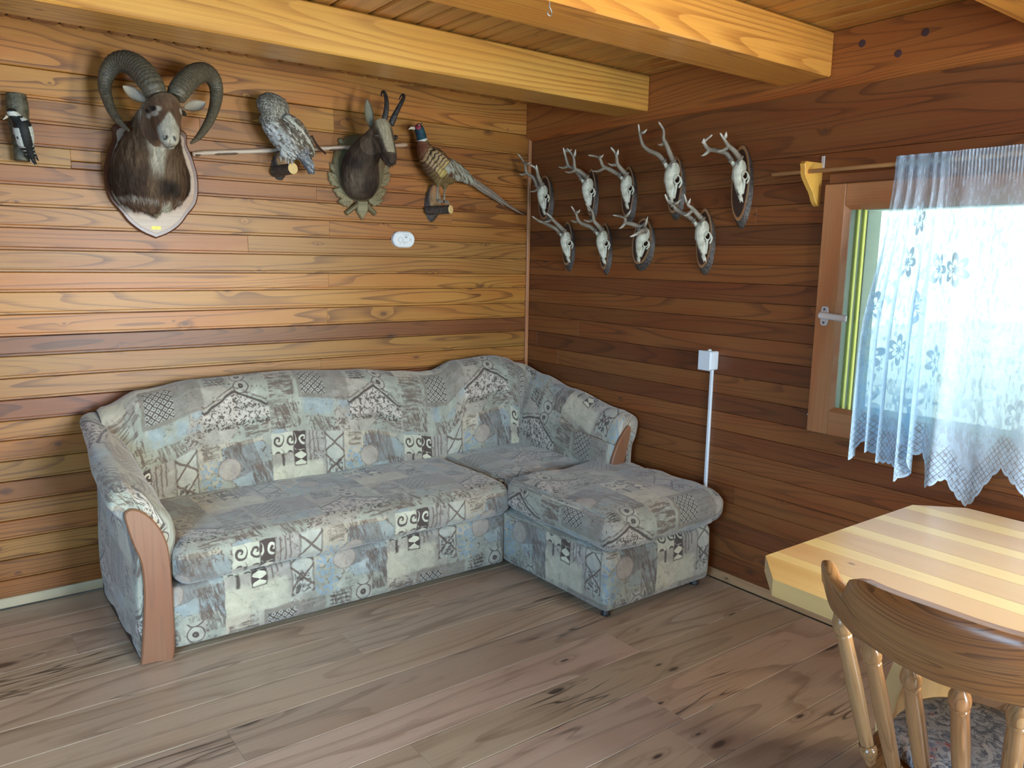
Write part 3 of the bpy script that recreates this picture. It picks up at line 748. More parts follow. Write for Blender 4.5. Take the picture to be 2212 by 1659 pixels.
# piping on the seam
pp = []
for k in range(13):
    (px, py), (nx, ny) = shell_path(SEAM); h = top_h(SEAM); t = k / 12
    a = lerpf([0, .3, 1], [.05, .155, .215], t); z = lerpf([0, .3, 1], [h, h - .13, .46], t); pp.append((px + nx * a, py + ny * a, z + .002))
mk('piping', tube(pp, .004, 6), M['piping'], sofa, True)
(px, py), (nx, ny) = shell_path(SEND)
def wood_panel(name, outl, yf, th):
    """outline in (x,z); front face at yf facing -y; local x = up (grain)"""
    loc = [(z, -x) for x, z in outl]         # local x = z, local y = -x, local z = -Y
    ar = sum(loc[i][0] * loc[(i + 1) % len(loc)][1] - loc[(i + 1) % len(loc)][0] * loc[i][1] for i in range(len(loc)))
    if ar < 0: loc = loc[::-1]
    return mk(name, prism(loc, -th, 0, .005), M['panel'], sofa, mw=basis((0, 0, 1), (-1, 0, 0), (0, -1, 0), (0, yf, 0)))
pl = spline([(-.120, .672), (-.140, .655), (-.175, .615), (-.205, .565), (-.230, .50), (-.235, .42), (-.235, .30), (-.15, .30), (-.145, .42), (-.138, .50), (-.118, .58), (-.105, .65), (-.120, .672)], 4)[:-1]
wood_panel('arm_panel', pl, py - .020, .018)

# --- left arm: rolled top, tapering toward the front, gathered front and curved wooden front panel
sec = [(-2.425, .02), (-2.432, .20), (-2.430, .40), (-2.450, .54), (-2.488, .590), (-2.502, .628), (-2.490, .660), (-2.450, .672), (-2.400, .655), (-2.345, .613), (-2.300, .548), (-2.280, .470), (-2.288, .40), (-2.303, .30), (-2.306, .02)]
P, U = [], []
ysec = [-.08, -.12, -.2, -.3, -.4, -.5, -.6, -.68, -.74, -.775, -.80, -.820, -.832, -.838]
for yy in ysec:
    row, ur = [], []; acc = 0; last = None
    up = lerpf([-.84, -.5, -.25, -.08], [0, .045, .105, .15], yy); tap = sst(-.80, -.838, yy) if False else max(0, (-.79 - yy) / .048)
    sh = 1 - math.sqrt(max(0, 1 - tap * tap)) if tap > 0 else 0
    for (x, z) in spline(sec, 4):
        k = sst(.35, .60, z); zz = z + up * k; xx = x + (.03 * sst(-.6, -.1, yy) * k if x < -2.40 else -.0)
        cx_, cz_ = -2.385, (.45 if z > .3 else z)
        g = 0
        if z > .4: g = .006 * math.sin((x * 1.3 + z) * 130) * sst(-.70, -.82, yy)
        xx += (cx_ - xx) * sh * .26; zz += (cz_ - zz) * sh * (.24 if z > .45 else 0)
        w = .005 * mnoise.noise(Vector((x * 9, yy * 9, z * 9)))
        q = Vector((xx + w, yy, zz + g + w))
        if last is not None: acc += (q - last).length
        last = q; row.append(q); ur.append(((U[-1][len(row) - 1][0] - (q - P[-1][len(row) - 1]).length) if P else .0, acc))
    P.append(row); U.append(ur)
nfr = len(P[-1]); c = Vector((-2.385, -.838, .40)); P.append([c.lerp(q, .05) + Vector((0, 0, (q.z - c.z) * .6)) for q in P[-1]]); U.append([(U[-1][j][0] - (P[-1][j] - P[-2][j]).length, U[-1][j][1]) for j in range(nfr)])
grid_mesh('arm', P, U, M['fabric'], sofa)
pl = spline([(-2.431, .006), (-2.419, .121), (-2.407, .274), (-2.411, .391), (-2.434, .471), (-2.452, .55), (-2.455, .588), (-2.433, .602), (-2.401, .589), (-2.362, .548), (-2.331, .488), (-2.314, .408), (-2.310, .21), (-2.317, .004), (-2.37, .002), (-2.431, .006)], 4)[:-1]
wood_panel('arm_panel', pl, -.856, .02)

# --- seats and bases
cushion('seat_cushion', (-2.296, -.885, .275), (-.765, -.20, .442), .052, sofa, crown=.014, wr=.007, seed=1, dv=.30)
cushion('corner_cushion', (-.762, -.835, .29), (-.085, -.20, .446), .045, sofa, crown=.012, wr=.008, seed=5, du=.25, dv=.1)
cushion('chaise_cushion', (-.790, -1.598, .300), (-.055, -.845, .468), .066, sofa, crown=.018, wr=.015, seed=9, du=.55, dv=.02)
cushion('sofa_base', (-2.310, -.846, .030), (-.778, -.10, .272), .012, sofa, crown=.003, wr=.002, seed=3, dv=.13, du=.02)
cushion('chaise_base', (-.772, -1.560, .030), (-.100, -.10, .300), .030, sofa, crown=.004, wr=.003, seed=4, du=.47, dv=.28)
mk('arm_base', cbox((-2.425, -.80, .004), (-2.32, -.08, .06), .004), M['black'], sofa)
for x, y in ((-.724, -1.512), (-.15, -1.512), (-.724, -.18)):
    mk('foot', xf(lathe([(.020, 0), (.022, .004), (.018, .012), (.014, .034)], 14), Matrix.Translation((x, y, 0))), M['black'], sofa, True)

# ------------------------------------------------------------------ animal materials
def coat_mat(name, scale, streak=(1, 1, 1), rough=.75, var=.45, bump=.5, spec=.3):
    m = Mat(name); at = m.attr('Col'); x, y, z = m.coord()
    n = m.noise(m.vec(x * streak[0], y * streak[1], z * streak[2]), scale, 3, .65)
    c = m.mix(1.0, at.outputs['Color'], m.mix(n, (1 - var,) * 3, (1 + var,) * 3), 'MULTIPLY')
    m.bump(n, bump, .004); return m.set(c, rough, spec=spec)
M['fur'] = coat_mat('fur', 220, (1, 1, .22), bump=.8)
M['plume'] = coat_mat('plumage', 260, (.6, 1, .6), .6, .3, .4)
M['bone'] = coat_mat('bone', 90, rough=.55, var=.14, bump=.25)
def horn_mat(name, a, b, sc):
    m = Mat(name); x, y, z = m.coord(); n = m.noise(m.vec(x, y, z), sc, 4, .65)
    c = m.mix(n.step(.3, .7), a, b); m.bump(n, .5, .002); return m.set(c, .55)
M['ramhorn'] = horn_mat('ram_horn', (.045, .040, .028), (.125, .108, .070), 120)
M['blackhorn'] = horn_mat('black_horn', (.014, .013, .013), (.05, .045, .04), 90)
def antler_mat():
    m = Mat('antler'); at = m.attr('Col'); x, y, z = m.coord(); n = m.noise(m.vec(x, y, z), 260, 3, .7)
    c = m.mix(1.0, at.outputs['Color'], m.mix(n.step(.3, .7), (.62,) * 3, (1.25,) * 3), 'MULTIPLY'); m.bump(n, .7, .003); return m.set(c, .5)
M['antler'] = antler_mat()
M['eye'] = plain('glass_eye', (.012, .008, .006), .08, coat=1.0)
M['ear'] = coat_mat('ear_fur', 200, bump=.3)
M['walnut'] = wood('shield_edge', (.10, .035, .016), (.05, .015, .008), ring=14, contrast=.5, knots=0, fibre=.3, rough=.3, coat=.4, tint=False)
M['shieldface'] = wood('shield_face', (.42, .32, .235), (.29, .205, .145), ring=16, contrast=.5, knots=0, stretch=.3, wscale=9, fibre=.4, rough=.45, tint=False)
M['brass'] = plain('yellow_brass', (.72, .66, .10), .45, .15)
M['brassmark'] = plain('engraved_mark', (.34, .30, .06), .6)
M['bark'] = horn_mat('bark', (.018, .014, .011), (.095, .075, .060), 95)
M['cutwood'] = wood('cut_wood', (.33, .19, .085), (.20, .105, .045), ring=6, contrast=.4, knots=0, fibre=.4, rough=.5, tint=False)
M['cutdark'] = plain('stained_slice', (.040, .020, .014), .5)
M['endgrain'] = plain('end_grain', (.66, .47, .20), .6)
M['carved'] = wood('carved_bronze_wood', (.14, .115, .055), (.06, .045, .022), ring=9, contrast=.6, knots=0, fibre=.4, rough=.32, coat=.35, tint=False)
M['carved_leaf'] = wood('carved_leaf', (.24, .21, .11), (.09, .07, .035), ring=9, contrast=.6, knots=0, fibre=.4, rough=.3, coat=.4, tint=False)
M['palestick'] = wood('peeled_stick', (.50, .42, .33), (.30, .22, .16), ring=8, contrast=.6, knots=.2, fibre=.4, rough=.6, tint=False)
PI = math.pi
def wall_prism(name, outl, y_back, th, bev, mat, parent):
    """outline in (x,z) on the back wall, extruded toward -y"""
    ar = sum(outl[i][0] * outl[(i + 1) % len(outl)][1] - outl[(i + 1) % len(outl)][0] * outl[i][1] for i in range(len(outl)))
    if ar < 0: outl = outl[::-1]
    return mk(name, prism(outl, 0, th, bev), mat, parent, mw=basis(*BACK, (0, y_back, 0)))
def tr(data, n=14, sub=5):
    """tapering closed tube from (x,y,z,r) points"""
    d = spline(data, sub); return tube([p[:3] for p in d], [max(.0006, p[3]) for p in d], n)
def leaf_ear(base, tip, width, cup_dir, mat_parent, col_in, col_out, name='ear'):
    b, t = Vector(base), Vector(tip); ax = (t - b); L = ax.length; ax.normalize(); cd = Vector(cup_dir); cd = (cd - ax * cd.dot(ax)).normalized(); sd = ax.cross(cd)
    V, F, cols = [], [], []; nu, nv = 12, 9
    for side in (0, 1):
        for i in range(nu + 1):
            s = i / nu; w = width / 2 * (math.sin(PI * min(1, s * .93 + .07)) ** .75) * (1 if s < 1 else 0) + .0004
            for j in range(nv):
                q = (j / (nv - 1)) * 2 - 1
                p = b + ax * (L * s) + sd * (w * q) - cd * (.55 * w * (1 - q * q)) - cd * (.0035 * side * (1 - abs(q) ** 4))
                V.append(p); cols.append(mixc(col_in, col_out, sst(.75, 1.0, abs(q))) if side == 0 else col_out)
        o = side * (nu + 1) * nv
        for i in range(nu):
            for j in range(nv - 1):
                a = o + i * nv + j; f = (a, a + 1, a + nv + 1, a + nv); F.append(f if side == 0 else f[::-1])
    ob = mk(name, (V, F), M['ear'], mat_parent, True)
    at = ob.data.color_attributes.new('Col', 'FLOAT_COLOR', 'POINT'); at.data.foreach_set('color', [v for c_ in cols for v in (*c_, 1.0)])
    return ob
def ridged(data, n=18, sub=14, freq=1.0, amp=.05, sq=.0):
    d = spline(data, sub); acc = 0; R = []; last = None
    for p in d:
        if last is not None: acc += (Vector(p[:3]) - last).length
        last = Vector(p[:3]); R.append(max(.001, p[3] * (1 + amp * (abs(math.sin(acc * freq)) - .5))))
    return tube([p[:3] for p in d], R, n)

def strands(name, src, n, length, width, dirfn, mat, par, mask=None, lift=.25, seed=1, blades=2):
    """short hair locks or feathers growing from the skin, coloured like it"""
    rg = random.Random(seed); me = src.data; ca = me.color_attributes['Col'].data; V, F, C_ = [], [], []
    polys = me.polygons; areas = [p.area for p in polys]; tot = sum(areas); acc = 0.0; k = 0; step = tot / n; nxt = step * rg.random()
    for p in polys:
        acc += p.area
        while acc > nxt:
            nxt += step
            i = p.vertices[rg.randrange(len(p.vertices))]; v = me.vertices[i]
            if mask and not mask(v.co, v.normal): continue
            d = dirfn(v.co, v.normal); nr = v.normal; d = (d - nr * d.dot(nr)); d = d.normalized() if d.length > 1e-6 else nr
            sd = d.cross(nr).normalized(); L = length * rg.uniform(.7, 1.25); w = width * rg.uniform(.7, 1.2)
            jit = sd * rg.uniform(-.25, .25); d2 = (d + jit).normalized(); base = v.co + sd * rg.uniform(-.002, .002) - nr * .0012
            c = list(ca[i].color)[:3]; q = rg.uniform(.72, 1.28); c = [max(0, x * q) for x in c]; o = len(V)
            if blades == 2:
                V += [base - sd * w * .5, base + sd * w * .5, base + d2 * L + nr * (L * lift)]; F.append((o, o + 1, o + 2)); C_ += [*c, 1] * 2 + [*[x * 1.12 for x in c], 1]
            else:
                m1 = base + d2 * L * .55 + nr * (L * lift * .7)
                V += [base - sd * w * .3, base + sd * w * .3, m1 + sd * w * .5, base + d2 * L + nr * (L * lift * .5), m1 - sd * w * .5]; F.append((o, o + 1, o + 2, o + 3, o + 4)); C_ += [*c, 1] * 2 + [*[x * 1.05 for x in c], 1] + [*[x * 1.35 for x in c], 1] + [*[x * 1.05 for x in c], 1]
    m2 = bpy.data.meshes.new(name); m2.from_pydata([tuple(p) for p in V], [], F); m2.update()
    m2.color_attributes.new('Col', 'FLOAT_COLOR', 'POINT').data.foreach_set('color', C_)
    o = link(name, m2, mat, par); o['kind'] = 'stuff'; return o

# ------------------------------------------------------------------ mouflon ram
ram = empty('mouflon_trophy', (-2.11, 0, 1.80), 'mounted mouflon ram head with big curled ribbed horns on a shield', 'trophy')
cxr = -2.113
half = [(0.0, 1.566), (.055, 1.590), (.105, 1.628), (.140, 1.675), (.178, 1.725), (.192, 1.79), (.190, 1.86), (.172, 1.93), (.150, 1.985), (.150, 2.03), (.10, 2.055), (0, 2.065)]
sp = spline(half[:7], 4)[:-1] + spline(half[6:], 3)
outl = [(cxr + a, z) for a, z in sp] + [(cxr - a, z) for a, z in reversed(sp[1:-1])]
sh = wall_prism('shield', outl, 0, .020, .006, M['walnut'], ram)
inn = [(cxr + (x - cxr) * .90, 1.82 + (z - 1.82) * .915) for x, z in outl]
fc = wall_prism('shield_face', inn, -.0195, .003, .001, M['shieldface'], sh)
fc.matrix_basis = basis((0, 0, 1), (-1, 0, 0), (0, -1, 0), (0, -.0195, 0)) @ Matrix.Rotation(-PI / 2, 4, 'Z')
np_ = mk('name_plate', cbox((-.0195, -.0072, 0), (.0195, .0072, .0016), .0006), M['brass'], ram, mw=basis(*BACK, (-2.112, -.0225, 1.612)))
for dz, w in ((.0022, .013), (-.0024, .006)): mk('engraving', cbox((-w, -.0007, 0), (w, .0007, .0003), 0), M['brassmark'], np_, mw=basis(*BACK, (-2.112, -.0241, 1.612 + dz)))
K = lambda lst: [tuple(p) for p in lst]
neck = [(-2.1262, -0.05, 1.7735, 0.1509), (-2.1422, -0.1, 1.8285, 0.1594), (-2.1468, -0.15, 1.9034, 0.1352), (-2.1451, -0.215, 1.9747, 0.1035), (-2.1357, -0.275, 2.0397, 0.0809), (-2.1254, -0.315, 2.0905, 0.062)]
chest = [(-2.1151, -0.03, 1.668, 0.017), (-2.1205, -0.055, 1.7026, 0.0421), (-2.1312, -0.09, 1.7493, 0.0914)]
shl = [(-2.255, -0.035, 1.7874, 0.0356), (-2.229, -0.06, 1.8009, 0.0602), (-2.1809, -0.09, 1.8263, 0.0766)]
shr = [(-1.9941, -0.035, 1.783, 0.0344), (-2.0347, -0.06, 1.801, 0.0622), (-2.1011, -0.1, 1.8262, 0.0775)]
head = [(-2.1284, -0.33, 2.1003, 0.0553), (-2.1298, -0.355, 2.0647, 0.0627), (-2.1371, -0.4, 2.014, 0.0519), (-2.1419, -0.435, 1.9705, 0.0415), (-2.1435, -0.455, 1.9391, 0.0356), (-2.1432, -0.458, 1.9204, 0.025)]
jaw = [(-2.1356, -0.335, 2.0272, 0.0489), (-2.1407, -0.395, 1.9654, 0.0343), (-2.1407, -0.44, 1.9216, 0.0211), (-2.1412, -0.448, 1.912, 0.0151)]
brow = [(-2.1862, -0.372, 2.0604), (-2.0647, -0.352, 2.0631), (-2.1922, -0.37, 2.0527), (-2.0533, -0.345, 2.0579)]
nos = [(-2.1644, -0.492, 1.9416), (-2.1344, -0.488, 1.9413), (-2.1503, -0.486, 1.9136), (-2.1687, -0.482, 1.9098), (-2.1281, -0.48, 1.9139), (-2.1557, -0.47, 1.9746)]
c0 = Vector(neck[1][:3])
def ram_col(p, n):
    dark, brn, pale = (.016, .010, .007), (.082, .047, .025), (.35, .335, .27)
    t = nz(p, 14); c = mixc(brn, (.125, .078, .044), .5 + t)
    hd = Vector(head[1][:3]); mz = Vector(head[4][:3]); ax = (mz - hd).normalized(); q = p - hd; al = q.dot(ax); sdx = abs(p.x - (hd.x + (mz.x - hd.x) * al / (mz - hd).length))
    if p.y < -.30 and p.z > mz.z - .05 and al > -.09:
        c = mixc((.070, .036, .021), (.13, .075, .042), .5 + t)                       # dark face
        c = mixc(c, (.20, .14, .085), sst(.02, -.03, al) * .85)                        # tan forehead
        c = mixc(c, (.16, .10, .06), .6 * sst(.024, .008, sdx) * sst(.06, .02, al))
        edge = .068 + .045 * sst(.0, .035, sdx) + .006 * t                              # pale muzzle running up the nose bridge
        c = mixc(c, pale, sst(edge - .008, edge + .012, al))
        for e in brow[:2]:
            d = Vector((p.x - e[0], 0, p.z - e[2])); dd = math.hypot(d.x, d.z)
            inn_ = 1 if e[0] < hd.x else -1
            c = mixc((.40, .37, .29), c, sst(.006, .016, math.hypot(d.x - inn_ * .014, d.z + .002)))
            c = mixc((.36, .33, .26), c, sst(.006, .014, math.hypot(d.x - inn_ * .003, d.z + .021)))
            c = mixc((.02, .014, .01), c, sst(.009, .013, dd))
        if p.y < -.435:
            for e, sg in ((nos[0], 1), (nos[1], -1)):
                dx, dz = (p.x - e[0]) * sg, p.z - e[2]; c = mixc((.03, .028, .03), c, sst(.0035, .0065, math.hypot(dx - .35 * dz, dz * .55)))
            c = mixc((.10, .085, .075), c, sst(.0010, .0026, abs(p.z - (nos[2][2] - .004 + .25 * abs(p.x - nos[2][0])))))
            c = mixc((.10, .085, .075), c, sst(.0008, .002, abs(p.x - nos[2][0])) if nos[2][2] - .004 < p.z < nos[0][2] - .006 else 1)
    else:
        th = Vector(jaw[2][:3]); axx = p.x - (th.x - .006)
        c = mixc(c, (.40, .37, .29), .9 * sst(.045, .012, abs(axx + .012 * t) - .25 * max(0, p.z - 1.90)) * sst(1.80, 1.87, p.z + .02 * t) * sst(-.10, -.2, p.y))
        c = mixc(c, dark, .92 * sst(.075, .02, abs(p.x - cxr - .02)) * sst(.055, .015, abs(p.z - 1.775 + .02 * t)))
        c = mixc(c, (.040, .022, .014), .85 * sst(.055, .11, abs(p.x - cxr - .01)) * sst(1.90, 1.82, p.z))
        if p.z < 1.745:
            c = mixc(c, (.13, .075, .045), sst(1.745, 1.725, p.z))
            c = mixc(c, (.33, .30, .25), .8 * sst(.012, .002, abs(p.z - (1.712 + .10 * abs(p.x - cxr - .015)) + .006 * t)) * sst(.03, .05, abs(p.x - cxr - .015)))
            c = mixc(c, (.45, .43, .33), .95 * sst(.026, .016, abs(p.x - (cxr + .014))) * sst(1.725, 1.705, p.z))
    st_ = nz3(p.x * 160, p.y * 60, p.z * 26); return tuple(max(.006, v * (1 + .35 * st_)) for v in c)
def ram_disp(p, n):
    if p.y < -.30 and p.z > 1.86: return 0
    return .0035 * nz3(p.x * 130, p.y * 60, p.z * 24) + .004 * nz3(p.x * 40, p.y * 30, p.z * 14)
parts = [tr(neck), tr(chest), tr(shl), tr(shr), tr(head), tr(jaw)] + [ellipsoid(b, (.016, .012, .010)) for b in brow[:2]] + [ellipsoid(nos[0], (.010, .006, .008)), ellipsoid(nos[1], (.010, .006, .008))]
bust = organic('bust', parts, .0038, M['fur'], ram, ram_col, 5, ram_disp, -.0225)
strands('hair', bust, 15000, .026, .0026, lambda p, n: Vector((.1 * (p.x - cxr), -.12, -1)), M['fur'], bust, lambda p, n: not (p.y < -.30 and p.z > 1.87) and p.y < -.024, .22)
for e in brow[2:]: mk('eye', ellipsoid((e[0] + (.004 if e[0] < cxr + .03 else -.003), e[1] - .004, e[2] + .001), (.0090, .0090, .0078), None, 12, 8), M['eye'], ram, True)
hl = [(-2.1549, -0.325, 2.1246, 0.0422), (-2.1643, -0.32, 2.1534, 0.046), (-2.1805, -0.285, 2.1983, 0.0477), (-2.2058, -0.235, 2.2422, 0.0469), (-2.2384, -0.19, 2.2623, 0.0427), (-2.2703, -0.155, 2.2513, 0.0369), (-2.2939, -0.135, 2.2141, 0.0307), (-2.3056, -0.14, 2.1645, 0.025), (-2.3023, -0.165, 2.109, 0.0207), (-2.2928, -0.205, 2.0551, 0.017), (-2.2766, -0.245, 2.0148, 0.0128), (-2.2534, -0.285, 1.9816, 0.0046)]
hr = [(-2.0763, -0.315, 2.1241, 0.0364), (-2.0622, -0.31, 2.1541, 0.0418), (-2.0236, -0.275, 2.2001, 0.0436), (-1.9739, -0.23, 2.2452, 0.042), (-1.9226, -0.19, 2.2672, 0.0389), (-1.8824, -0.16, 2.2544, 0.0339), (-1.8649, -0.15, 2.2132, 0.0286), (-1.8759, -0.17, 2.1553, 0.0246), (-1.905, -0.205, 2.091, 0.0204), (-1.9413, -0.24, 2.035, 0.0169), (-1.9805, -0.27, 1.9882, 0.0129), (-2.0207, -0.295, 1.9541, 0.0048)]
for h in (hl, hr): mk('horn', ridged(h, 20, 16, 210, .055), M['ramhorn'], ram, True)
er = [(-2.1922, -0.3, 2.0989), (-2.2644, -0.27, 2.1532), (-2.035, -0.29, 2.0926), (-1.9444, -0.26, 2.1322)]
leaf_ear(er[0], er[1], .056, (.35, -1, .2), ram, (.30, .27, .22), (.16, .12, .08)); leaf_ear(er[2], er[3], .052, (-.1, -1, .5), ram, (.30, .28, .23), (.16, .12, .08))

# ------------------------------------------------------------------ chamois
cha = empty('chamois_trophy', (-1.0, 0, 2.0), 'mounted chamois head with hooked black horns on a carved plaque', 'trophy')
ov = [(-1.1214, 0, 1.9485), (-1.119, 0, 2.1153), (-1.2645, 0, 1.937), (-0.975, -0, 1.9603), (-1.1052, 0, 1.7831)]
ocx, ocz = ov[0][0], (ov[1][2] + ov[4][2]) / 2; orx, orz = (ov[3][0] - ov[2][0]) / 2, (ov[1][2] - ov[4][2]) / 2
def oval(cx_, cz_, rx, rz, n=40, e=1.0): return [(cx_ + rx * math.cos(2 * PI * k / n), cz_ + rz * math.sin(2 * PI * k / n)) for k in range(n)]
pq = wall_prism('plaque', oval(ocx, ocz, orx, orz), 0, .022, .008, M['carved'], cha)
wall_prism('plaque_rim', oval(ocx, ocz, orx * .88, orz * .90), -.0215, .007, .004, M['carved'], pq)
def carved_leaf(base, tip, w, par):
    b, t = Vector(base), Vector(tip); d = t - b; L = d.length; d /= L; s = Vector((-d.y, d.x)); pts = []
    for k in range(0, 11): q = k / 10; pts.append((q, w * .5 * math.sin(PI * q ** .85) * (1 + .16 * math.sin(q * 22))))
    o = [b + d * (q * L) + s * a for q, a in pts] + [b + d * (q * L) - s * a for q, a in reversed(pts[1:-1])]
    lf = wall_prism('leaf', [tuple(p) for p in o], -.002, .018, .005, M['carved_leaf'], cha)
    m1 = b + d * (L * .08); m2 = b + d * (L * .92); V = [(m1.x, -.0195, m1.y), ((m1.x + m2.x) / 2, -.0225, (m1.y + m2.y) / 2), (m2.x, -.0195, m2.y)]
    rib = [tube(V, .0012, 6)]
    for q in (.25, .42, .58, .74):
        for sg in (-1, 1):
            p = b + d * (L * q); e = b + d * (L * (q + .14)) + s * (sg * w * .34); rib.append(tube([(p.x, -.0215, p.y), (e.x, -.0195, e.y)], .0009, 5))
    mk('leaf_vein', join(*rib), M['carved'], lf)
lv = [(-1.2304, 0, 1.8488), (-1.2902, 0, 1.9188), (-1.1817, 0, 1.8049), (-1.2666, 0, 1.8348), (-1.1558, 0, 1.7803), (-1.2421, 0, 1.7754), (-1.009, 0, 1.8637), (-0.9417, 0, 1.9412), (-1.0452, -0, 1.8131), (-0.9648, 0, 1.8545), (-1.0727, 0, 1.7874), (-0.9848, 0, 1.7972), (-1.2395, 0, 1.9088), (-1.2792, 0, 1.9635), (-0.9836, 0, 1.9283), (-0.9497, 0, 1.9938)]
for k in range(0, len(lv), 2): carved_leaf((lv[k][0], lv[k][2]), (lv[k + 1][0], lv[k + 1][2]), .056 if k < 12 else .035, cha)
tb = [(-1.1372, 0, 1.7837), (-1.0782, 0, 1.7871), (-1.0789, 0, 1.734), (-1.1108, -0, 1.6891), (-1.1391, 0, 1.731)]
wall_prism('plaque_tab', [(p[0], p[2]) for p in tb], 0, .026, .006, M['carved_leaf'], cha)
tw = [(-1.1268, -0, 1.77), (-1.1963, 0, 1.7187), (-1.0892, 0, 1.772), (-1.0326, 0, 1.7241), (-1.2009, 0, 2.0514), (-1.226, 0, 2.0812)]
for k in (0, 2, 4): mk('twig', tube([(tw[k][0], -.010, tw[k][2]), (tw[k + 1][0], -.010, tw[k + 1][2])], [.014, .013], 10), M['carved'], cha)
nk = [(-1.1218, -0.03, 1.8306, 0.0729), (-1.1385, -0.06, 1.8748, 0.0962), (-1.1525, -0.085, 1.9324, 0.0953), (-1.1558, -0.125, 1.984, 0.0825), (-1.1465, -0.175, 2.0301, 0.0676), (-1.1304, -0.215, 2.0724, 0.0544), (-1.1224, -0.24, 2.1105, 0.0438)]
hd = [(-1.1221, -0.245, 2.1365, 0.0437), (-1.1201, -0.265, 2.1079, 0.0481), (-1.121, -0.3, 2.0598, 0.0422), (-1.1222, -0.335, 2.0079, 0.034), (-1.1232, -0.36, 1.966, 0.0262), (-1.1222, -0.37, 1.9412, 0.0181)]
jw = [(-1.1281, -0.25, 2.06, 0.0426), (-1.1292, -0.3, 1.9973, 0.0297), (-1.128, -0.345, 1.9516, 0.0195), (-1.1244, -0.355, 1.9335, 0.0122)]
ey = [(-1.1815, -0.315, 2.0704), (-1.0599, -0.285, 2.0774), (-1.1259, -0.39, 1.9457)]
fa = Vector(hd[0][:3]); fb = Vector(hd[5][:3])
fnorm = Vector((-.25, -1, .35)).normalized(); fax = (fb - fa).normalized(); fsd = fax.cross(fnorm).normalized()
def cha_col(p, n):
    dark, mid, pale = (.030, .018, .012), (.080, .050, .030), (.36, .31, .20)
    t = nz(p, 16); q = p - fa; along = q.dot(fax); side = q.dot(fsd)
    if p.z > ocz + .045 and p.y < -.16 and along > -.09 and q.dot(fnorm) > -.055:
        front = n.dot(fnorm)
        c = mixc((.075, .047, .028), (.12, .08, .048), .5 + t)
        c = mixc(c, pale, .95 * sst(.042 - .012 * sst(.08, .2, along), .026 - .012 * sst(.08, .2, along), abs(side + .004)) * sst(-.35, .15, front) * sst(-.035, .01, along))
        c = mixc(c, (.30, .27, .18), .9 * sst(.0, -.35, front) * sst(.06, .12, along))     # pale jaw and throat
        for e in ey[:2]:
            d = (p - Vector(e)); c = mixc((.33, .30, .20), c, sst(.010, .020, (p - Vector(e) - Vector((.012, 0, .004))).length)) if e is ey[0] else c
            c = mixc((.014, .010, .008), c, sst(.011, .017, d.length))
        c = mixc(c, (.045, .03, .02), .8 * sst(.010, .003, abs(abs(side) - .037 + .06 * along)) * sst(.03, .07, along) * sst(.24, .2, along))
        c = mixc((.012, .012, .014), c, sst(.012, .022, (p - Vector(ey[2])).length))
        c = mixc(c, (.42, .40, .32), .8 * sst(.05, .02, (p - Vector(jw[3][:3])).length) * sst(.1, -.2, front))
    else:
        c = mixc(dark, (.075, .048, .030), .35 + t)
        c = mixc(c, (.20, .17, .115), .95 * sst(ocz + .035, ocz + .075, p.z + .02 * t - .25 * max(0, ocx + .02 - p.x)) * sst(.03, .0, ocx - .0 - p.x))
        c = mixc(c, (.14, .105, .07), .6 * sst(.05, .02, abs(abs(p.x - ocx) - .085)) * sst(ocz, ocz - .08, p.z))
    s_ = nz3(p.x * 170, p.y * 60, p.z * 24); return tuple(max(.006, v * (1 + .35 * s_)) for v in c)
def cha_disp(p, n): return 0 if p.z > ocz + .06 else .003 * nz3(p.x * 140, p.y * 60, p.z * 22)
cbust = organic('bust', [tr(nk), tr(hd), tr(jw), ellipsoid(ey[0], (.014, .016, .013)), ellipsoid(ey[1], (.014, .014, .012))], .0038, M['fur'], cha, cha_col, 5, cha_disp, -.026)
strands('hair', cbust, 5200, .018, .0022, lambda p, n: Vector((0, -.15, -1)), M['fur'], cbust, lambda p, n: p.z < ocz + .075 and p.y < -.03, .16, 4)
mk('eye', ellipsoid((ey[0][0], ey[0][1] - .010, ey[0][2]), (.008, .008, .0075), None, 12, 8), M['eye'], cha, True)
mk('eye', ellipsoid((ey[1][0] + .003, ey[1][1] - .006, ey[1][2] - .002), (.007, .007, .007), None, 12, 8), M['eye'], cha, True)
h1 = [(-1.1105, -0.262, 2.1402, 0.0142), (-1.1031, -0.265, 2.1759, 0.0137), (-1.0945, -0.262, 2.217, 0.0119), (-1.0866, -0.245, 2.26, 0.0101), (-1.0845, -0.222, 2.2923, 0.0078), (-1.0859, -0.205, 2.2978, 0.006), (-1.0875, -0.196, 2.2883, 0.0042), (-1.0855, -0.194, 2.2764, 0.0016)]
h2 = [(-1.0698, -0.258, 2.1408, 0.0143), (-1.0535, -0.262, 2.1777, 0.0139), (-1.0302, -0.258, 2.2166, 0.0116), (-1.0019, -0.245, 2.2554, 0.0098), (-0.9768, -0.222, 2.2866, 0.008), (-0.9726, -0.205, 2.2995, 0.0064), (-0.9794, -0.195, 2.2938, 0.0042), (-0.9869, -0.19, 2.2755, 0.0017)]
for h in (h1, h2): mk('horn', ridged(h, 14, 10, 300, .03), M['blackhorn'], cha, True)
ec = [(-1.1604, -0.225, 2.1214), (-1.1774, -0.22, 2.2509), (-1.039, -0.225, 2.1415), (-0.9878, -0.2, 2.241)]
leaf_ear(ec[0], ec[1], .052, (.15, -1, 0), cha, (.17, .16, .11), (.03, .022, .016)); leaf_ear(ec[2], ec[3], .048, (.9, -.5, 0), cha, (.05, .04, .03), (.025, .018, .014))

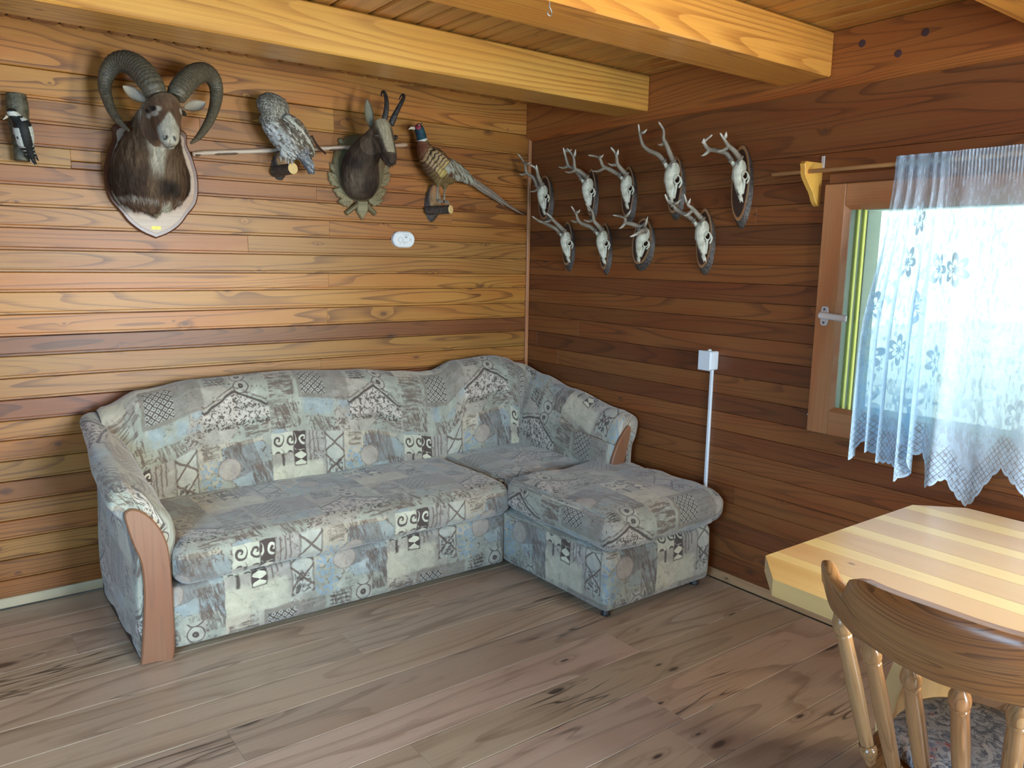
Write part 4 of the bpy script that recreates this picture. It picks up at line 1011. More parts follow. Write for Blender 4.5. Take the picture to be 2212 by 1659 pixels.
# ------------------------------------------------------------------ log-slice perches for the birds
def slice_plaque(name, c, rx, rz, th, tilt, par, ori, dark=False, wob=.06, seed=0, shear=(.0, -.02), ring=.93):
    """obliquely cut, bark-edged oval slice of a log: the back lies lower than the stained front"""
    n = 36; o = []; c = Vector(c); sx, sy = shear; rx -= abs(sx) / 2; rz -= abs(sy) / 2
    for k in range(n):
        a = 2 * PI * k / n; w = 1 + wob * mnoise.noise(Vector((math.cos(a) * 1.6, math.sin(a) * 1.6, seed)))
        x, y = rx * w * math.cos(a), rz * w * math.sin(a); o.append((x * math.cos(tilt) - y * math.sin(tilt), x * math.sin(tilt) + y * math.cos(tilt)))
    c = c - Vector(ori[0]) * (sx / 2) - Vector(ori[1]) * (sy / 2)
    V, F = prism(o, 0, th, .002); nn = len(o); V2 = []
    for i, (x, y, z) in enumerate(V):
        k = 1 - z / th; w = 1 + (.03 * mnoise.noise(Vector((x * 60, y * 60, z * 90 + seed))) if i < 2 * nn else 0); V2.append((x * w + sx * k, y * w + sy * k, z))
    rim = mk(name, (V2, F), M['bark'], par, mw=basis(*ori, c))
    out = Vector(ori[2]); s2 = 1 - (1 - ring) * rx / rz
    mk('cut_face', prism([(x * ring, y * s2) for x, y in o], 0, .0022, .0008), M['cutwood'], rim, mw=basis(*ori, c + out * (th - .0005)))
    if dark: mk('stained_centre', prism([(x * ring * .84, y * s2 * .90) for x, y in o], 0, .0014, .0005), M['cutdark'], rim, mw=basis(*ori, c + out * (th + .0016)))
    return rim
def branch(p0, p1, r, par):
    p0, p1 = Vector(p0), Vector(p1); d = (p1 - p0)
    pts = [p0 + d * (k / 8) for k in range(9)]; b = mk('perch', tube(pts, [r * (1 + .07 * mnoise.noise(Vector((k * .9, r * 50, 0)))) for k in range(9)], 14, False), M['bark'], par, True)
    z = d.normalized(); x_ = z.cross(Vector((0, 0, 1))).normalized(); y_ = z.cross(x_)
    mk('cut_end', lathe([(r * .97, 0), (r * .97, .001), (r * .90, .002)], 18), M['endgrain'], b, mw=basis(x_, y_, z, p1))
    return b

# ------------------------------------------------------------------ owl
owl = empty('owl_mount', (-1.5, 0, 1.9), 'mounted brown and white owl with turned head on a log perch', 'stuffed bird')
pc = [(-1.5362, -0.002, 1.9328), (-1.5169, -0.02, 1.944), (-1.5334, -0.165, 1.9024)]
slice_plaque('perch_slice', pc[0], .040, .074, .030, .12, owl, BACK, seed=3, shear=(-.012, -.032), ring=.90)
pe = [(-1.5314, -0.16, 1.903)][0]
branch((pe[0] - .03, -.015, pe[2] - .005), pe, .0265, owl)
bd = [(-1.6213, -0.115, 2.1426, 0.0501), (-1.6018, -0.125, 2.1016, 0.059), (-1.5643, -0.13, 2.0671, 0.0726), (-1.5288, -0.13, 2.0367, 0.0731), (-1.5001, -0.125, 2.0057, 0.0603), (-1.4782, -0.115, 1.9784, 0.0404)]
hdw = [(-1.6356, -0.1, 2.1512, 0.0545), (-1.6184, -0.115, 2.1638, 0.0719), (-1.5892, -0.12, 2.1605, 0.0656), (-1.5719, -0.12, 2.1394, 0.0483)]
wg = [(-1.5669, -0.165, 2.1258, 0.0283), (-1.5313, -0.175, 2.0866, 0.0438), (-1.4874, -0.165, 2.0415, 0.0421), (-1.4476, -0.145, 2.0044, 0.0291), (-1.4151, -0.12, 1.9793, 0.0113)]
tl = [(-1.4775, -0.115, 2.0045, 0.0337), (-1.4486, -0.105, 1.9645, 0.0283), (-1.4284, -0.1, 1.9314, 0.0239), (-1.4151, -0.095, 1.8997, 0.016)]
leg = [(-1.559, -0.135, 2.0033, 0.0287), (-1.5641, -0.14, 1.9725, 0.0209), (-1.5734, -0.145, 1.9499, 0.0132)]
leg2 = [(-1.5245, -0.14, 2.0019, 0.0266), (-1.5343, -0.145, 1.9662, 0.021), (-1.5437, -0.15, 1.9435, 0.0146)]
wt = Vector(wg[4][:3]); tlv = Vector(tl[3][:3]); hc = Vector(hdw[1][:3]); bax = (Vector(bd[5][:3]) - Vector(bd[1][:3])).normalized(); bper = Vector((0, -1, 0)).cross(bax).normalized()
def owl_col(p, n):
    q = p - Vector(bd[2][:3]); a = q.dot(bax); s = q.dot(bper)
    dk, md, lt = (.045, .033, .024), (.15, .12, .085), (.48, .47, .39)
    if (p - hc).length < .088 and a < -.035:
        f = nz3(p.x * 150, p.y * 150, p.z * 190) + .5 * nz3(p.x * 320, p.y * 300, p.z * 320); return mixc(mixc(dk, lt, sst(-.35, .7, f)), (.20, .19, .15), .30)
    st_ = nz3(s * 210, p.y * 30, a * 42) + .5 * nz3(s * 320, p.y * 60, a * 220)
    c = mixc(dk, md, sst(-.4, .4, st_)); c = mixc(c, lt, sst(.10, .34, nz3(s * 150, p.y * 20, a * 40 + 5)) * .85)
    if abs(s - .040 - .05 * a) < .007 + .004 * st_: c = mixc(c, lt, .8)
    low = sst(-.005, -.04, s); c = mixc(c, mixc((.44, .45, .43), (.13, .11, .085), sst(.0, .35, nz3(s * 190, 0, a * 55))), low)
    if a > .105 and s < .02: c = mixc((.11, .12, .13), (.33, .34, .34), sst(-.2, .4, nz3(s * 160, 3, a * 26)))
    return c
ob_ = organic('owl_body', [tr(bd, 16), tr(hdw, 16), tr(wg), tr(tl), tr(leg), tr(leg2)], .0032, M['plume'], owl, owl_col, 4, lambda p, n: .0022 * nz3(p.x * 90, p.y * 90, p.z * 60))
strands('feathers', ob_, 3600, .017, .0065, lambda p, n: bax if (p - hc).length > .07 else (p - hc - Vector((-.06, 0, .03))), M['plume'], ob_, None, .10, 6, 5)
wf = [(-1.4107, -0.1, 2.0694), (-1.3765, -0.085, 2.0281), (-1.32, -0.06, 1.9956)]
mk('wing_tip', tube(spline(wf, 5), [(.007, .003)] * 6 + [(.006, .002)] * 4 + [(.0015, .001)], 8), M['cutdark'], owl, True)
tf = []
for k in range(3):
    e = [(-1.4492, -0.1, 1.9561), (-1.4091, -0.092, 1.8982), (-1.4397, -0.1, 1.9569), (-1.3989, -0.095, 1.9343), (-1.4539, -0.1, 1.9557), (-1.4271, -0.095, 1.901)]
    a, b = Vector(e[2 * k]), Vector(e[2 * k + 1]); tf.append(tube([a, a.lerp(b, .6), b], [(.010, .003), (.011, .002), (.003, .001)], 8))
M['greyfeather'] = plain('grey_feather', (.15, .165, .175), .6, var=.4, scale=120)
for k in range(3): mk('tail_feather', tf[k], M['greyfeather'], owl, True)
cl = [(-1.5891, -0.15, 1.9396), (-1.5724, -0.165, 1.9354), (-1.5629, -0.175, 1.9269), (-1.5451, -0.17, 1.9267)]
M['talon'] = plain('pale_claw', (.35, .33, .28), .5)
for p in cl: mk('talon', tube(spline([(p[0], p[1] + .005, p[2] + .012), (p[0], p[1] - .012, p[2] + .004), (p[0], p[1] - .014, p[2] - .012)], 4), [.006, .006, .006, .006, .005, .004, .003, .002, .001], 8), M['talon'], owl, True)

# ------------------------------------------------------------------ pheasant
ph = empty('pheasant_mount', (-.75, 0, 1.9), 'mounted cock pheasant with long tail on a log perch', 'stuffed bird')
pc = [(-0.6849, -0.002, 1.7965), (-0.6581, -0.155, 1.7604)]
slice_plaque('perch_slice', pc[0], .046, .100, .030, .10, ph, BACK, seed=8, shear=(-.012, -.036), ring=.90)
branch((pc[1][0] - .06, -.018, pc[1][2] - .004), pc[1], .0235, ph)
body = [(-0.7974, -0.095, 2.0847, 0.033), (-0.7801, -0.1, 2.0518, 0.0507), (-0.742, -0.105, 2.0162, 0.071), (-0.7005, -0.105, 1.9765, 0.0737), (-0.6552, -0.1, 1.9456, 0.0563), (-0.6092, -0.095, 1.9274, 0.0341)]
nkp = [(-0.7873, -0.095, 2.0686, 0.0419), (-0.7974, -0.095, 2.1017, 0.0308), (-0.8049, -0.095, 2.1348, 0.0259), (-0.8192, -0.098, 2.1624, 0.0258), (-0.8354, -0.1, 2.1751, 0.0229)]
rump = [(-0.6417, -0.095, 1.9952, 0.0429), (-0.5816, -0.085, 1.9744, 0.0433), (-0.5202, -0.075, 1.9487, 0.0346), (-0.4576, -0.065, 1.9224, 0.021)]
wgp = [(-0.7692, -0.15, 2.0481, 0.0241), (-0.7323, -0.165, 2.0118, 0.0373), (-0.6793, -0.155, 1.9786, 0.04), (-0.6189, -0.135, 1.9458, 0.027), (-0.5735, -0.115, 1.9198, 0.0091)]
thg = [(-0.7086, -0.11, 1.9365, 0.0424), (-0.7085, -0.11, 1.9017, 0.0246), (-0.7095, -0.11, 1.8799, 0.0103)]
thg2 = [(-0.671, -0.1, 1.9313, 0.0405), (-0.6629, -0.1, 1.8924, 0.0216), (-0.6628, -0.1, 1.8705, 0.009)]
pbx = (Vector(body[4][:3]) - Vector(body[1][:3])).normalized(); pbs = Vector((0, -1, 0)).cross(pbx).normalized(); pb0 = Vector(body[2][:3]); ph_hd = Vector(nkp[4][:3]); col_c = Vector(nkp[1][:3]) + Vector((.004, 0, .006))
naxis = (Vector(nkp[3][:3]) - Vector(nkp[1][:3])).normalized()
def ph_col(p, n):
    q = p - pb0; a = q.dot(pbx); s = q.dot(pbs); an = (p - col_c).dot(naxis)
    if an > .0 and a < -.02 and p.z > col_c.z - .005:
        if an < .0095: return (.62, .62, .56)
        if (p - ph_hd).length < .030: 
            hr = p - ph_hd
            if math.hypot(hr.x + .001, hr.z - .0) < .017 and n.y < .1: return (.23, .028, .045)
            return (.030, .030, .022) if hr.z > .006 else (.010, .028, .035)
        return mixc((.008, .028, .05), (.012, .06, .075), .5 + nz(p, 60))
    c = (.17, .065, .028)
    if s > .022 - .1 * max(0, a) + .01 * nz(p, 30) or (p.y < -.150 and a > .045 and s > -.02):   # mantle and wing
        f = mnoise.voronoi(Vector((a * 75, s * 95, p.y * 20)))[0]; d = f[0]
        c = mixc((.42, .33, .17), (.06, .03, .018), sst(.12, .45, d)); c = mixc(c, (.20, .10, .04), .35)
        if a > .05: c = mixc((.34, .35, .28), (.10, .055, .03), sst(-.1, .35, nz3(s * 160, 0, a * 22)))
        return c
    bar = math.sin((a - .35 * abs(s)) * 330 + 2.5 * nz3(a * 30, s * 60, 1))
    br = sst(-.085, -.045, a + .25 * s); yel = sst(.01, .07, a)
    base = mixc((.36, .24, .11), (.46, .34, .11), yel); c = mixc((.13, .045, .02), mixc(base, (.035, .018, .012), sst(.25, .7, bar) * (1 - .5 * yel)), br)
    if a > .085 or (s < -.055): c = mixc(c, (.07, .035, .018), .75)
    if s > .01 and a > .08: c = (.20, .105, .04)
    return c
pb_ = organic('pheasant_body', [tr(body, 16), tr(nkp), tr(rump), tr(wgp), tr(thg), tr(thg2)], .0028, M['plume'], ph, ph_col, 4, lambda p, n: .0012 * nz3(p.x * 120, p.y * 120, p.z * 120))
strands('feathers', pb_, 4200, .010, .0050, lambda p, n: pbx, M['plume'], pb_, lambda p, n: (p - col_c).dot(naxis) < -.004 and p.z > body[5][2] - .05, .08, 7, 5)
bk = [(-0.8515, -0.102, 2.1648), (-0.8714, -0.104, 2.1636), (-0.8868, -0.105, 2.1543)]
M['beak'] = plain('pale_beak', (.50, .46, .36), .4)
mk('beak', tube(bk, [.010, .007, .0012], 10), M['beak'], ph, True)
eyp = [(-0.8487, -0.13, 2.1722), (-0.8007, -0.105, 2.1923), (-0.8078, -0.1, 2.195)]
mk('eye', ellipsoid((ph_hd.x + .002, ph_hd.y - .0235, ph_hd.z + .005), (.0042, .003, .0042), None, 10, 8), M['beak'], ph, True)
mk('pupil', ellipsoid((ph_hd.x + .002, ph_hd.y - .0255, ph_hd.z + .005), (.0022, .0018, .0022), None, 8, 6), M['eye'], ph, True)
mk('ear_tuft', tube([eyp[2], eyp[1]], [.005, .0012], 8), M['blackhorn'], ph, True)
M['leg'] = plain('grey_leg', (.23, .22, .17), .5)
for L in ([(-0.7095, -0.11, 1.8842), (-0.7167, -0.115, 1.8399), (-0.7186, -0.12, 1.8024)], [(-0.6628, -0.1, 1.8749), (-0.6699, -0.11, 1.8387), (-0.6838, -0.13, 1.7974)]):
    lg = mk('leg', tube(L, [.0058, .0045, .0055], 8), M['leg'], ph, True)
    e = Vector(L[2])
    for dx in (-.012, 0, .012): mk('toe', tube(spline([e, e + Vector((dx * .6, -.022, .006)), e + Vector((dx, -.034, -.012))], 4), [.004] * 4 + [.0036] * 4 + [.0015], 6), M['leg'], lg, True)
M['tailf'] = plain('tail_feather_brown', (.24, .19, .14), .6, var=.5, scale=60)
tps = [(-0.4836, -0.07, 1.9473), (-0.3148, -0.05, 1.8777), (-0.1703, -0.034, 1.8066), (-0.0535, -0.022, 1.7621), (-0.4813, -0.075, 1.9336), (-0.3393, -0.06, 1.8732), (-0.209, -0.045, 1.816), (-0.0987, -0.03, 1.7719), (-0.4694, -0.07, 1.9212), (-0.3821, -0.055, 1.8823), (-0.2931, -0.045, 1.8466), (-0.2157, -0.038, 1.8064)]
for k in range(3):
    P4 = tps[4 * k:4 * k + 4]; S5 = spline(P4, 5); m_ = len(S5)
    mk('tail_feather', tube(S5, [(max(.001, .0105 * (1 - (i / (m_ - 1)) ** 2.2) + .001), .0018) for i in range(m_)], 8, up=(.35, 0, .8)), M['tailf'], ph, True)

# ------------------------------------------------------------------ woodpecker
wp = empty('woodpecker_mount', (-2.62, 0, 2.0), 'mounted black and white woodpecker clinging to an upright log', 'stuffed bird')
lg = [(-2.6075, -0.05, 2.1069, 0.0353), (-2.606, -0.05, 2.0678, 0.0387), (-2.6048, -0.05, 2.0046, 0.0372), (-2.6021, -0.05, 1.9412, 0.0323), (-2.602, -0.05, 1.8931, 0.0291), (-2.6037, -0.05, 1.8559, 0.028)]
M['mossbark'] = horn_mat('mossy_bark', (.035, .036, .022), (.11, .105, .07), 70)
L2 = spline(lg, 5); lo_ = mk('log', tube([p[:3] for p in L2], [p[3] * (1 + .05 * mnoise.noise(Vector((i * .4, 1, 2)))) for i, p in enumerate(L2)], 20, False), M['mossbark'], wp, True)
for p, s in ((L2[0], 1), (L2[-1], -1)): mk('cut_end', lathe([(p[3] * .99, 0), (p[3] * .9, .003)], 20), M['mossbark'], lo_, mw=Matrix.Translation(p[:3]) @ (Matrix.Identity(4) if s > 0 else Matrix.Rotation(PI, 4, 'X')))
bw = [(-2.6316, -0.135, 2.0219, 0.0177), (-2.6191, -0.135, 2.0049, 0.0209), (-2.6042, -0.135, 1.9817, 0.0324), (-2.5989, -0.13, 1.9517, 0.0349), (-2.5946, -0.12, 1.9186, 0.031), (-2.5842, -0.11, 1.8922, 0.0213), (-2.5723, -0.1, 1.8655, 0.0149)]
hw = [(-2.624, -0.135, 2.0136, 0.0177), (-2.6348, -0.14, 2.0209, 0.02), (-2.6459, -0.142, 2.0193, 0.0144)]
wpa = Vector(bw[2][:3]); wpax = (Vector(bw[5][:3]) - wpa).normalized(); wps = Vector((0, -1, 0)).cross(wpax).normalized(); whd = Vector(hw[1][:3])
def wp_col(p, n):
    q = p - wpa; a = q.dot(wpax); s = q.dot(wps); blk, wht = (.010, .012, .013), (.46, .50, .47)
    r = p - whd
    if a < -.012 and (p - whd).length < .032:
        if abs(r.z + .003 - .10 * r.x) < .008: return wht
        return blk
    if -.03 < a < -.008 and s > .0 and nz(p, 60) > -.3 and p.x > whd.x + .018 and a < -.018: return wht
    if .005 < a < .075 and abs(s) > .017 and abs(s) < .040 and nz3(p.x * 60, p.y * 60, p.z * 40) > -.35: return wht
    if a > .07 and abs(s) > .012 and math.sin(a * 420) > .75: return wht
    return blk
organic('woodpecker_body', [tr(bw), tr(hw)], .0028, M['plume'], wp, wp_col, 3)
for e in ([(-2.651, -0.145, 2.0076), (-2.6658, -0.148, 1.9923)],): mk('beak', tube([e[0], e[1]], [.006, .0012], 8), M['beak'], wp, True)
M['blackf'] = plain('black_feather', (.014, .016, .018), .45)
M['pale_f'] = plain('white_feather_edge', (.45, .48, .46), .6)
for e in ([(-2.5875, -0.105, 1.8987), (-2.5587, -0.09, 1.8402)], [(-2.583, -0.1, 1.8964), (-2.5651, -0.09, 1.8387)], [(-2.5796, -0.11, 1.899), (-2.552, -0.095, 1.8549)]):
    mk('tail_feather', tube([e[0], Vector(e[0]).lerp(Vector(e[1]), .6), e[1]], [(.009, .003), (.008, .002), (.0015, .001)], 8), M['blackf'], wp, True)
e = [(-2.5907, -0.1, 1.8862), (-2.5722, -0.085, 1.8443)]
mk('tail_feather', tube([e[0], e[1]], [(.006, .002), (.002, .001)], 8), M['pale_f'], wp, True)

# ------------------------------------------------------------------ peeled stick hung behind the trophies
sk = [(-1.9411, -0.018, 1.9435), (-1.8732, -0.022, 1.9554), (-1.6837, -0.024, 1.9789), (-1.4608, -0.03, 2.0076), (-1.225, -0.042, 2.0375), (-1.073, -0.044, 2.0564), (-0.8615, -0.04, 2.0865)]
stick = mk('peeled_stick', tube(spline(sk, 6), [.0105 * (1 + .18 * mnoise.noise(Vector((i * .7, 0, 0)))) for i in range(37)], 10), M['palestick'], smooth=True)
tag(stick, 'long peeled wooden stick hung across the wall behind the mounts', 'stick')
M['stickbark'] = horn_mat('stick_bark', (.05, .03, .02), (.14, .09, .06), 90)
SS = spline(sk, 12)
for a, b in ((3, 9), (14, 22), (30, 36), (44, 50), (60, 64)):
    mk('bark_strip', tube([(p[0], p[1] - .0045, p[2] - .0065) for p in SS[a:b]], [.002] + [.0062] * (b - a - 2) + [.002], 8), M['stickbark'], stick, True)

# ------------------------------------------------------------------ nine roe buck skulls on bark-edged slices
def skull_mesh():
    def T(l, n=12): return tr([(-a, b, c, r) for a, b, c, r in l], n)     # a = out from the wall, b = sideways, c = up
    ps = [ellipsoid((-.045, 0, .022), (.033, .027, .041)), T([(.055, 0, .030, .022), (.064, 0, .005, .023), (.060, 0, -.030, .0195), (.049, 0, -.070, .0135), (.034, 0, -.108, .009), (.028, 0, -.120, .006)])]
    for s in (-1, 1):
        ring = [(-.048 + .0165 * math.cos(t) * .9, s * (.031 + .004 * math.cos(t)), -.012 + .0175 * math.sin(t)) for t in [2 * PI * k / 14 for k in range(15)]]
        ps.append(tube(ring, .0040, 7)); ps.append(T([(.062, s * .012, .030, .012), (.070, s * .020, .044, .0105), (.075, s * .024, .056, .0095)]))
        ps.append(T([(.044, s * .026, -.030, .007), (.040, s * .020, -.060, .007), (.034, s * .012, -.090, .006)])); ps.append(T([(.030, s * .005, -.105, .005), (.024, s * .007, -.128, .0028)], 8))
        ps.append(T([(.030, s * .030, .0, .005), (.022, s * .034, -.022, .005), (.024, s * .024, -.045, .005)], 8))
    def col(p, n):
        t = nz(p, 55); c = mixc((.58, .58, .47), (.40, .40, .31), .5 + t); c = mixc(c, (.30, .28, .21), .5 * sst(.3, .6, nz3(p.x * 120, p.y * 120, p.z * 30)))
        q_ = (p.z + .098) / .030
        if 0 < q_ < 1 and abs(p.y) < .0055 * (1 - q_) + .0008 and p.x < -.03: c = (.10, .085, .065)
        return c
    o = organic('skull_tmp', ps, .0026, M['bone'], None, col, 3); me = o.data; bpy.data.objects.remove(o); return me
SK = skull_mesh()
def antler_obj(beam, tines, par):
    """main beam (x,y,z) points and tines [(start, tip)], pearled at the base, pale at the tips"""
    B = [Vector(p) for p in beam]; L = sum((B[i + 1] - B[i]).length for i in range(len(B) - 1)); n = len(B)
    d = spline([(*b, .0128 - .0092 * (i / (n - 1)) ** 1.3) for i, b in enumerate(B)], 6); d[-1] = (*d[-1][:3], .0012)
    ps = [tube([p[:3] for p in d], [p[3] for p in d], 9)]
    base, d0 = B[0], (B[1] - B[0]).normalized()
    ps.append(tube([base - d0 * .004, base + d0 * .002, base + d0 * .008], [.0140, .0185, .0135], 10))
    tips = [B[-1]]
    for a, b in tines:
        a, b = Vector(a), Vector(b); ln = (b - a).length; mid = a.lerp(b, .5) + Vector((0, 0, -.10 * ln)); tips.append(b)
        q = spline([(*a, .0088), (*mid, .0064), (*b, .0011)], 5); ps.append(tube([p[:3] for p in q], [p[3] for p in q], 8))
    v, f = join(*ps); me = bpy.data.meshes.new('antler'); V2 = []
    cols = []
    for p in v:
        p = Vector(p); k = min((p - t).length for t in tips); bs = (p - base).length
        w = .0016 * mnoise.noise(p * 190) * sst(.16, .02, bs); V2.append(p + Vector((w, w, w)))
        c = mixc((.66, .63, .52), (.26, .225, .165), sst(.006, .05, k)); c = mixc((.15, .12, .085), c, sst(.0, .05, bs)); cols += [*c, 1.0]
    me.from_pydata([tuple(p) for p in V2], [], f); me.update(); me.polygons.foreach_set('use_smooth', [True] * len(me.polygons))
    me.color_attributes.new('Col', 'FLOAT_COLOR', 'POINT').data.foreach_set('color', cols)
    return link('antler', me, M['antler'], par)
def roe(label, top, nose, pl, ant, dark=True, tilt=0.0, seed=0, thick=.020):
    """pl: plaque left, right, top, bottom points on the wall; ant: list of (beam, tines)"""
    l, r, t, b = [Vector(p) for p in pl]; c = Vector((0, (l.y + r.y) / 2, (t.z + b.z) / 2))
    e = empty('roe_buck_skull', (0, c.y, c.z), label, 'trophy', 'roe buck skulls on the right wall')
    slice_plaque('plaque', c, abs(l.y - r.y) / 2, (t.z - b.z) / 2, thick, -tilt, e, RIGHT, dark, .05, seed, (.005, -.030), .93)
    T, Nn = Vector(top), Vector(nose); d = T - Nn; s = math.hypot(d.y, d.z) / .186; ang = math.atan2(-d.y, d.z)
    mid = T.lerp(Nn, .345)
    o = link('skull', SK, M['bone'], e, Matrix.Translation((-thick + .004, mid.y, mid.z)) @ Matrix.Rotation(ang, 4, 'X') @ Matrix.Scale(s, 4))
    Rm = o.matrix_basis
    for i, (bm_, tn) in enumerate(ant):
        ped = Rm @ Vector((-.076, (1 if i == 0 else -1) * .024, .058))   # antler roots sit on the pedicles
        p0 = Vector(bm_[0]); off = ped - p0; m = len(bm_)
        B = [Vector(p) + off * (1 - k / (m - 1)) ** 1.0 for k, p in enumerate(bm_)]
        def warp(q):
            q = Vector(q); ks = min(range(m), key=lambda k: (Vector(bm_[k]) - q).length); return q + off * (1 - ks / (m - 1))
        antler_obj(B, [(warp(a), b) for a, b in tn], e)

roe('roe buck skull nearest the corner of the room, upper row', [(-0.05, -0.1945, 1.931)][0], [(-0.05, -0.1959, 1.7627)][0], [(-0.012, -0.1014, 1.8484), (-0.012, -0.2285, 1.8423), (-0.012, -0.165, 1.9906), (-0.012, -0.176, 1.6984)],
    [([(-0.085, -0.171, 1.9004), (-0.113, -0.1754, 1.9456), (-0.134, -0.137, 1.9822), (-0.153, -0.1398, 2.0393), (-0.17, -0.0954, 2.1004)], [tuple([(-0.134, -0.1371, 1.9792), (-0.146, -0.0803, 1.9884)]), tuple([(-0.153, -0.1448, 2.0389), (-0.165, -0.2137, 2.0437)])]),
     ([(-0.085, -0.1857, 1.8996), (-0.12, -0.2064, 1.9489), (-0.146, -0.2297, 1.9977), (-0.17, -0.2109, 2.0291)], [tuple([(-0.146, -0.2326, 1.9975), (-0.158, -0.2552, 2.0264)]), tuple([(-0.085, -0.1715, 1.8855), (-0.097, -0.1224, 1.8905)])])], seed=1)
roe('second roe buck skull from the corner in the upper row, on a narrow slice', [(-0.05, -0.581, 1.9424)][0], [(-0.05, -0.581, 1.7673)][0], [(-0.012, -0.5239, 1.8563), (-0.012, -0.6027, 1.8521), (-0.012, -0.5582, 1.9913), (-0.012, -0.5718, 1.7119)],
    [([(-0.085, -0.5836, 1.9039), (-0.113, -0.5531, 1.9589), (-0.134, -0.5158, 1.9876), (-0.153, -0.5004, 2.0533), (-0.17, -0.4969, 2.093)], [tuple([(-0.134, -0.5074, 1.9828), (-0.146, -0.4328, 2.0016)]), tuple([(-0.153, -0.5082, 2.0717), (-0.165, -0.5602, 2.0792)])]),
     ([(-0.085, -0.5999, 1.9138), (-0.113, -0.5704, 1.9522), (-0.134, -0.555, 1.9736), (-0.153, -0.5611, 2.0369), (-0.17, -0.5273, 2.0873)], [tuple([(-0.134, -0.5555, 1.9626), (-0.146, -0.487, 1.9724)]), tuple([(-0.153, -0.5693, 2.0416), (-0.165, -0.5924, 2.076)])])], seed=2)
roe('third roe buck skull from the corner in the upper row, on a pale barkless slice', [(-0.05, -0.8709, 1.9366)][0], [(-0.05, -0.8652, 1.7697)][0], [(-0.012, -0.7923, 1.842), (-0.012, -0.8916, 1.8367), (-0.012, -0.8366, 1.9827), (-0.012, -0.8529, 1.6935)],
    [([(-0.085, -0.8177, 1.8889), (-0.113, -0.7828, 1.9262), (-0.134, -0.7563, 1.9581), (-0.153, -0.7504, 2.0095), (-0.17, -0.6958, 2.0365)], [tuple([(-0.134, -0.7648, 1.9469), (-0.146, -0.7039, 1.9585)]), tuple([(-0.153, -0.7543, 2.0118), (-0.165, -0.8051, 2.0296)])]),
     ([(-0.085, -0.8701, 1.9065), (-0.113, -0.8626, 1.9412), (-0.134, -0.8637, 1.9705), (-0.153, -0.8768, 2.0189), (-0.17, -0.8599, 2.0597)], [tuple([(-0.134, -0.8563, 1.9659), (-0.146, -0.8181, 1.9877)]), tuple([(-0.153, -0.8843, 2.0183), (-0.165, -0.9101, 2.0441)])])], seed=3)
roe('roe buck skull with the longest, thinnest antlers, top of the group', [(-0.05, -1.1866, 1.9743)][0], [(-0.05, -1.1692, 1.7688)][0], [(-0.012, -1.1035, 1.8603), (-0.012, -1.2084, 1.8539), (-0.012, -1.1549, 2.0081), (-0.012, -1.1751, 1.6985)],
    [([(-0.085, -1.1457, 1.9311), (-0.108, -1.1228, 1.9713), (-0.126, -1.0745, 2.0043), (-0.141, -1.0512, 2.0379), (-0.156, -1.0447, 2.0899), (-0.17, -1.0442, 2.1485)], [tuple([(-0.156, -1.0549, 2.0988), (-0.168, -1.1005, 2.1182)])]),
     ([(-0.085, -1.1795, 1.9385), (-0.108, -1.1768, 1.9866), (-0.126, -1.1772, 2.0245), (-0.141, -1.1752, 2.0576), (-0.156, -1.1898, 2.0984), (-0.17, -1.1729, 2.1426)], [tuple([(-0.126, -1.1697, 2.0351), (-0.138, -1.1459, 2.0462)])])], seed=4)
roe('roe buck skull on the largest bark slice, closest to the window', [(-0.05, -1.5614, 1.9519)][0], [(-0.05, -1.5664, 1.7714)][0], [(-0.012, -1.4868, 1.8418), (-0.012, -1.5945, 1.8352), (-0.012, -1.5278, 2.0168), (-0.012, -1.5551, 1.6555)],
    [([(-0.085, -1.5166, 1.9027), (-0.105, -1.5061, 1.939), (-0.12, -1.4691, 1.9594), (-0.134, -1.4373, 1.975), (-0.146, -1.4237, 2.0078), (-0.158, -1.4416, 2.0234), (-0.17, -1.4913, 2.0489)], [tuple([(-0.134, -1.4378, 1.968), (-0.146, -1.4154, 1.969)]), tuple([(-0.158, -1.4311, 2.0175), (-0.17, -1.4462, 2.0387)])]),
     ([(-0.085, -1.5506, 1.9139), (-0.113, -1.5463, 1.9532), (-0.134, -1.5373, 1.984), (-0.153, -1.5385, 2.0138), (-0.17, -1.5319, 2.0525)], [tuple([(-0.134, -1.5321, 1.9754), (-0.146, -1.502, 1.9826)]), tuple([(-0.153, -1.5404, 2.0272), (-0.165, -1.5622, 2.0541)])])], seed=5)
roe('roe buck skull nearest the corner in the lower row, with plain spike antlers', [(-0.05, -0.4063, 1.6637)][0], [(-0.05, -0.4226, 1.494)][0], [(-0.012, -0.3287, 1.5819), (-0.012, -0.4258, 1.5816), (-0.012, -0.3735, 1.7185), (-0.012, -0.3855, 1.4428)],
    [([(-0.085, -0.3483, 1.6225), (-0.113, -0.3529, 1.6508), (-0.134, -0.2829, 1.6924), (-0.153, -0.2725, 1.7095), (-0.17, -0.2398, 1.7449)], []),
     ([(-0.085, -0.3939, 1.6336), (-0.113, -0.3891, 1.6676), (-0.134, -0.3667, 1.7078), (-0.153, -0.3796, 1.7296), (-0.17, -0.367, 1.758)], [tuple([(-0.134, -0.3619, 1.7137), (-0.146, -0.3206, 1.7143)])])], seed=6)
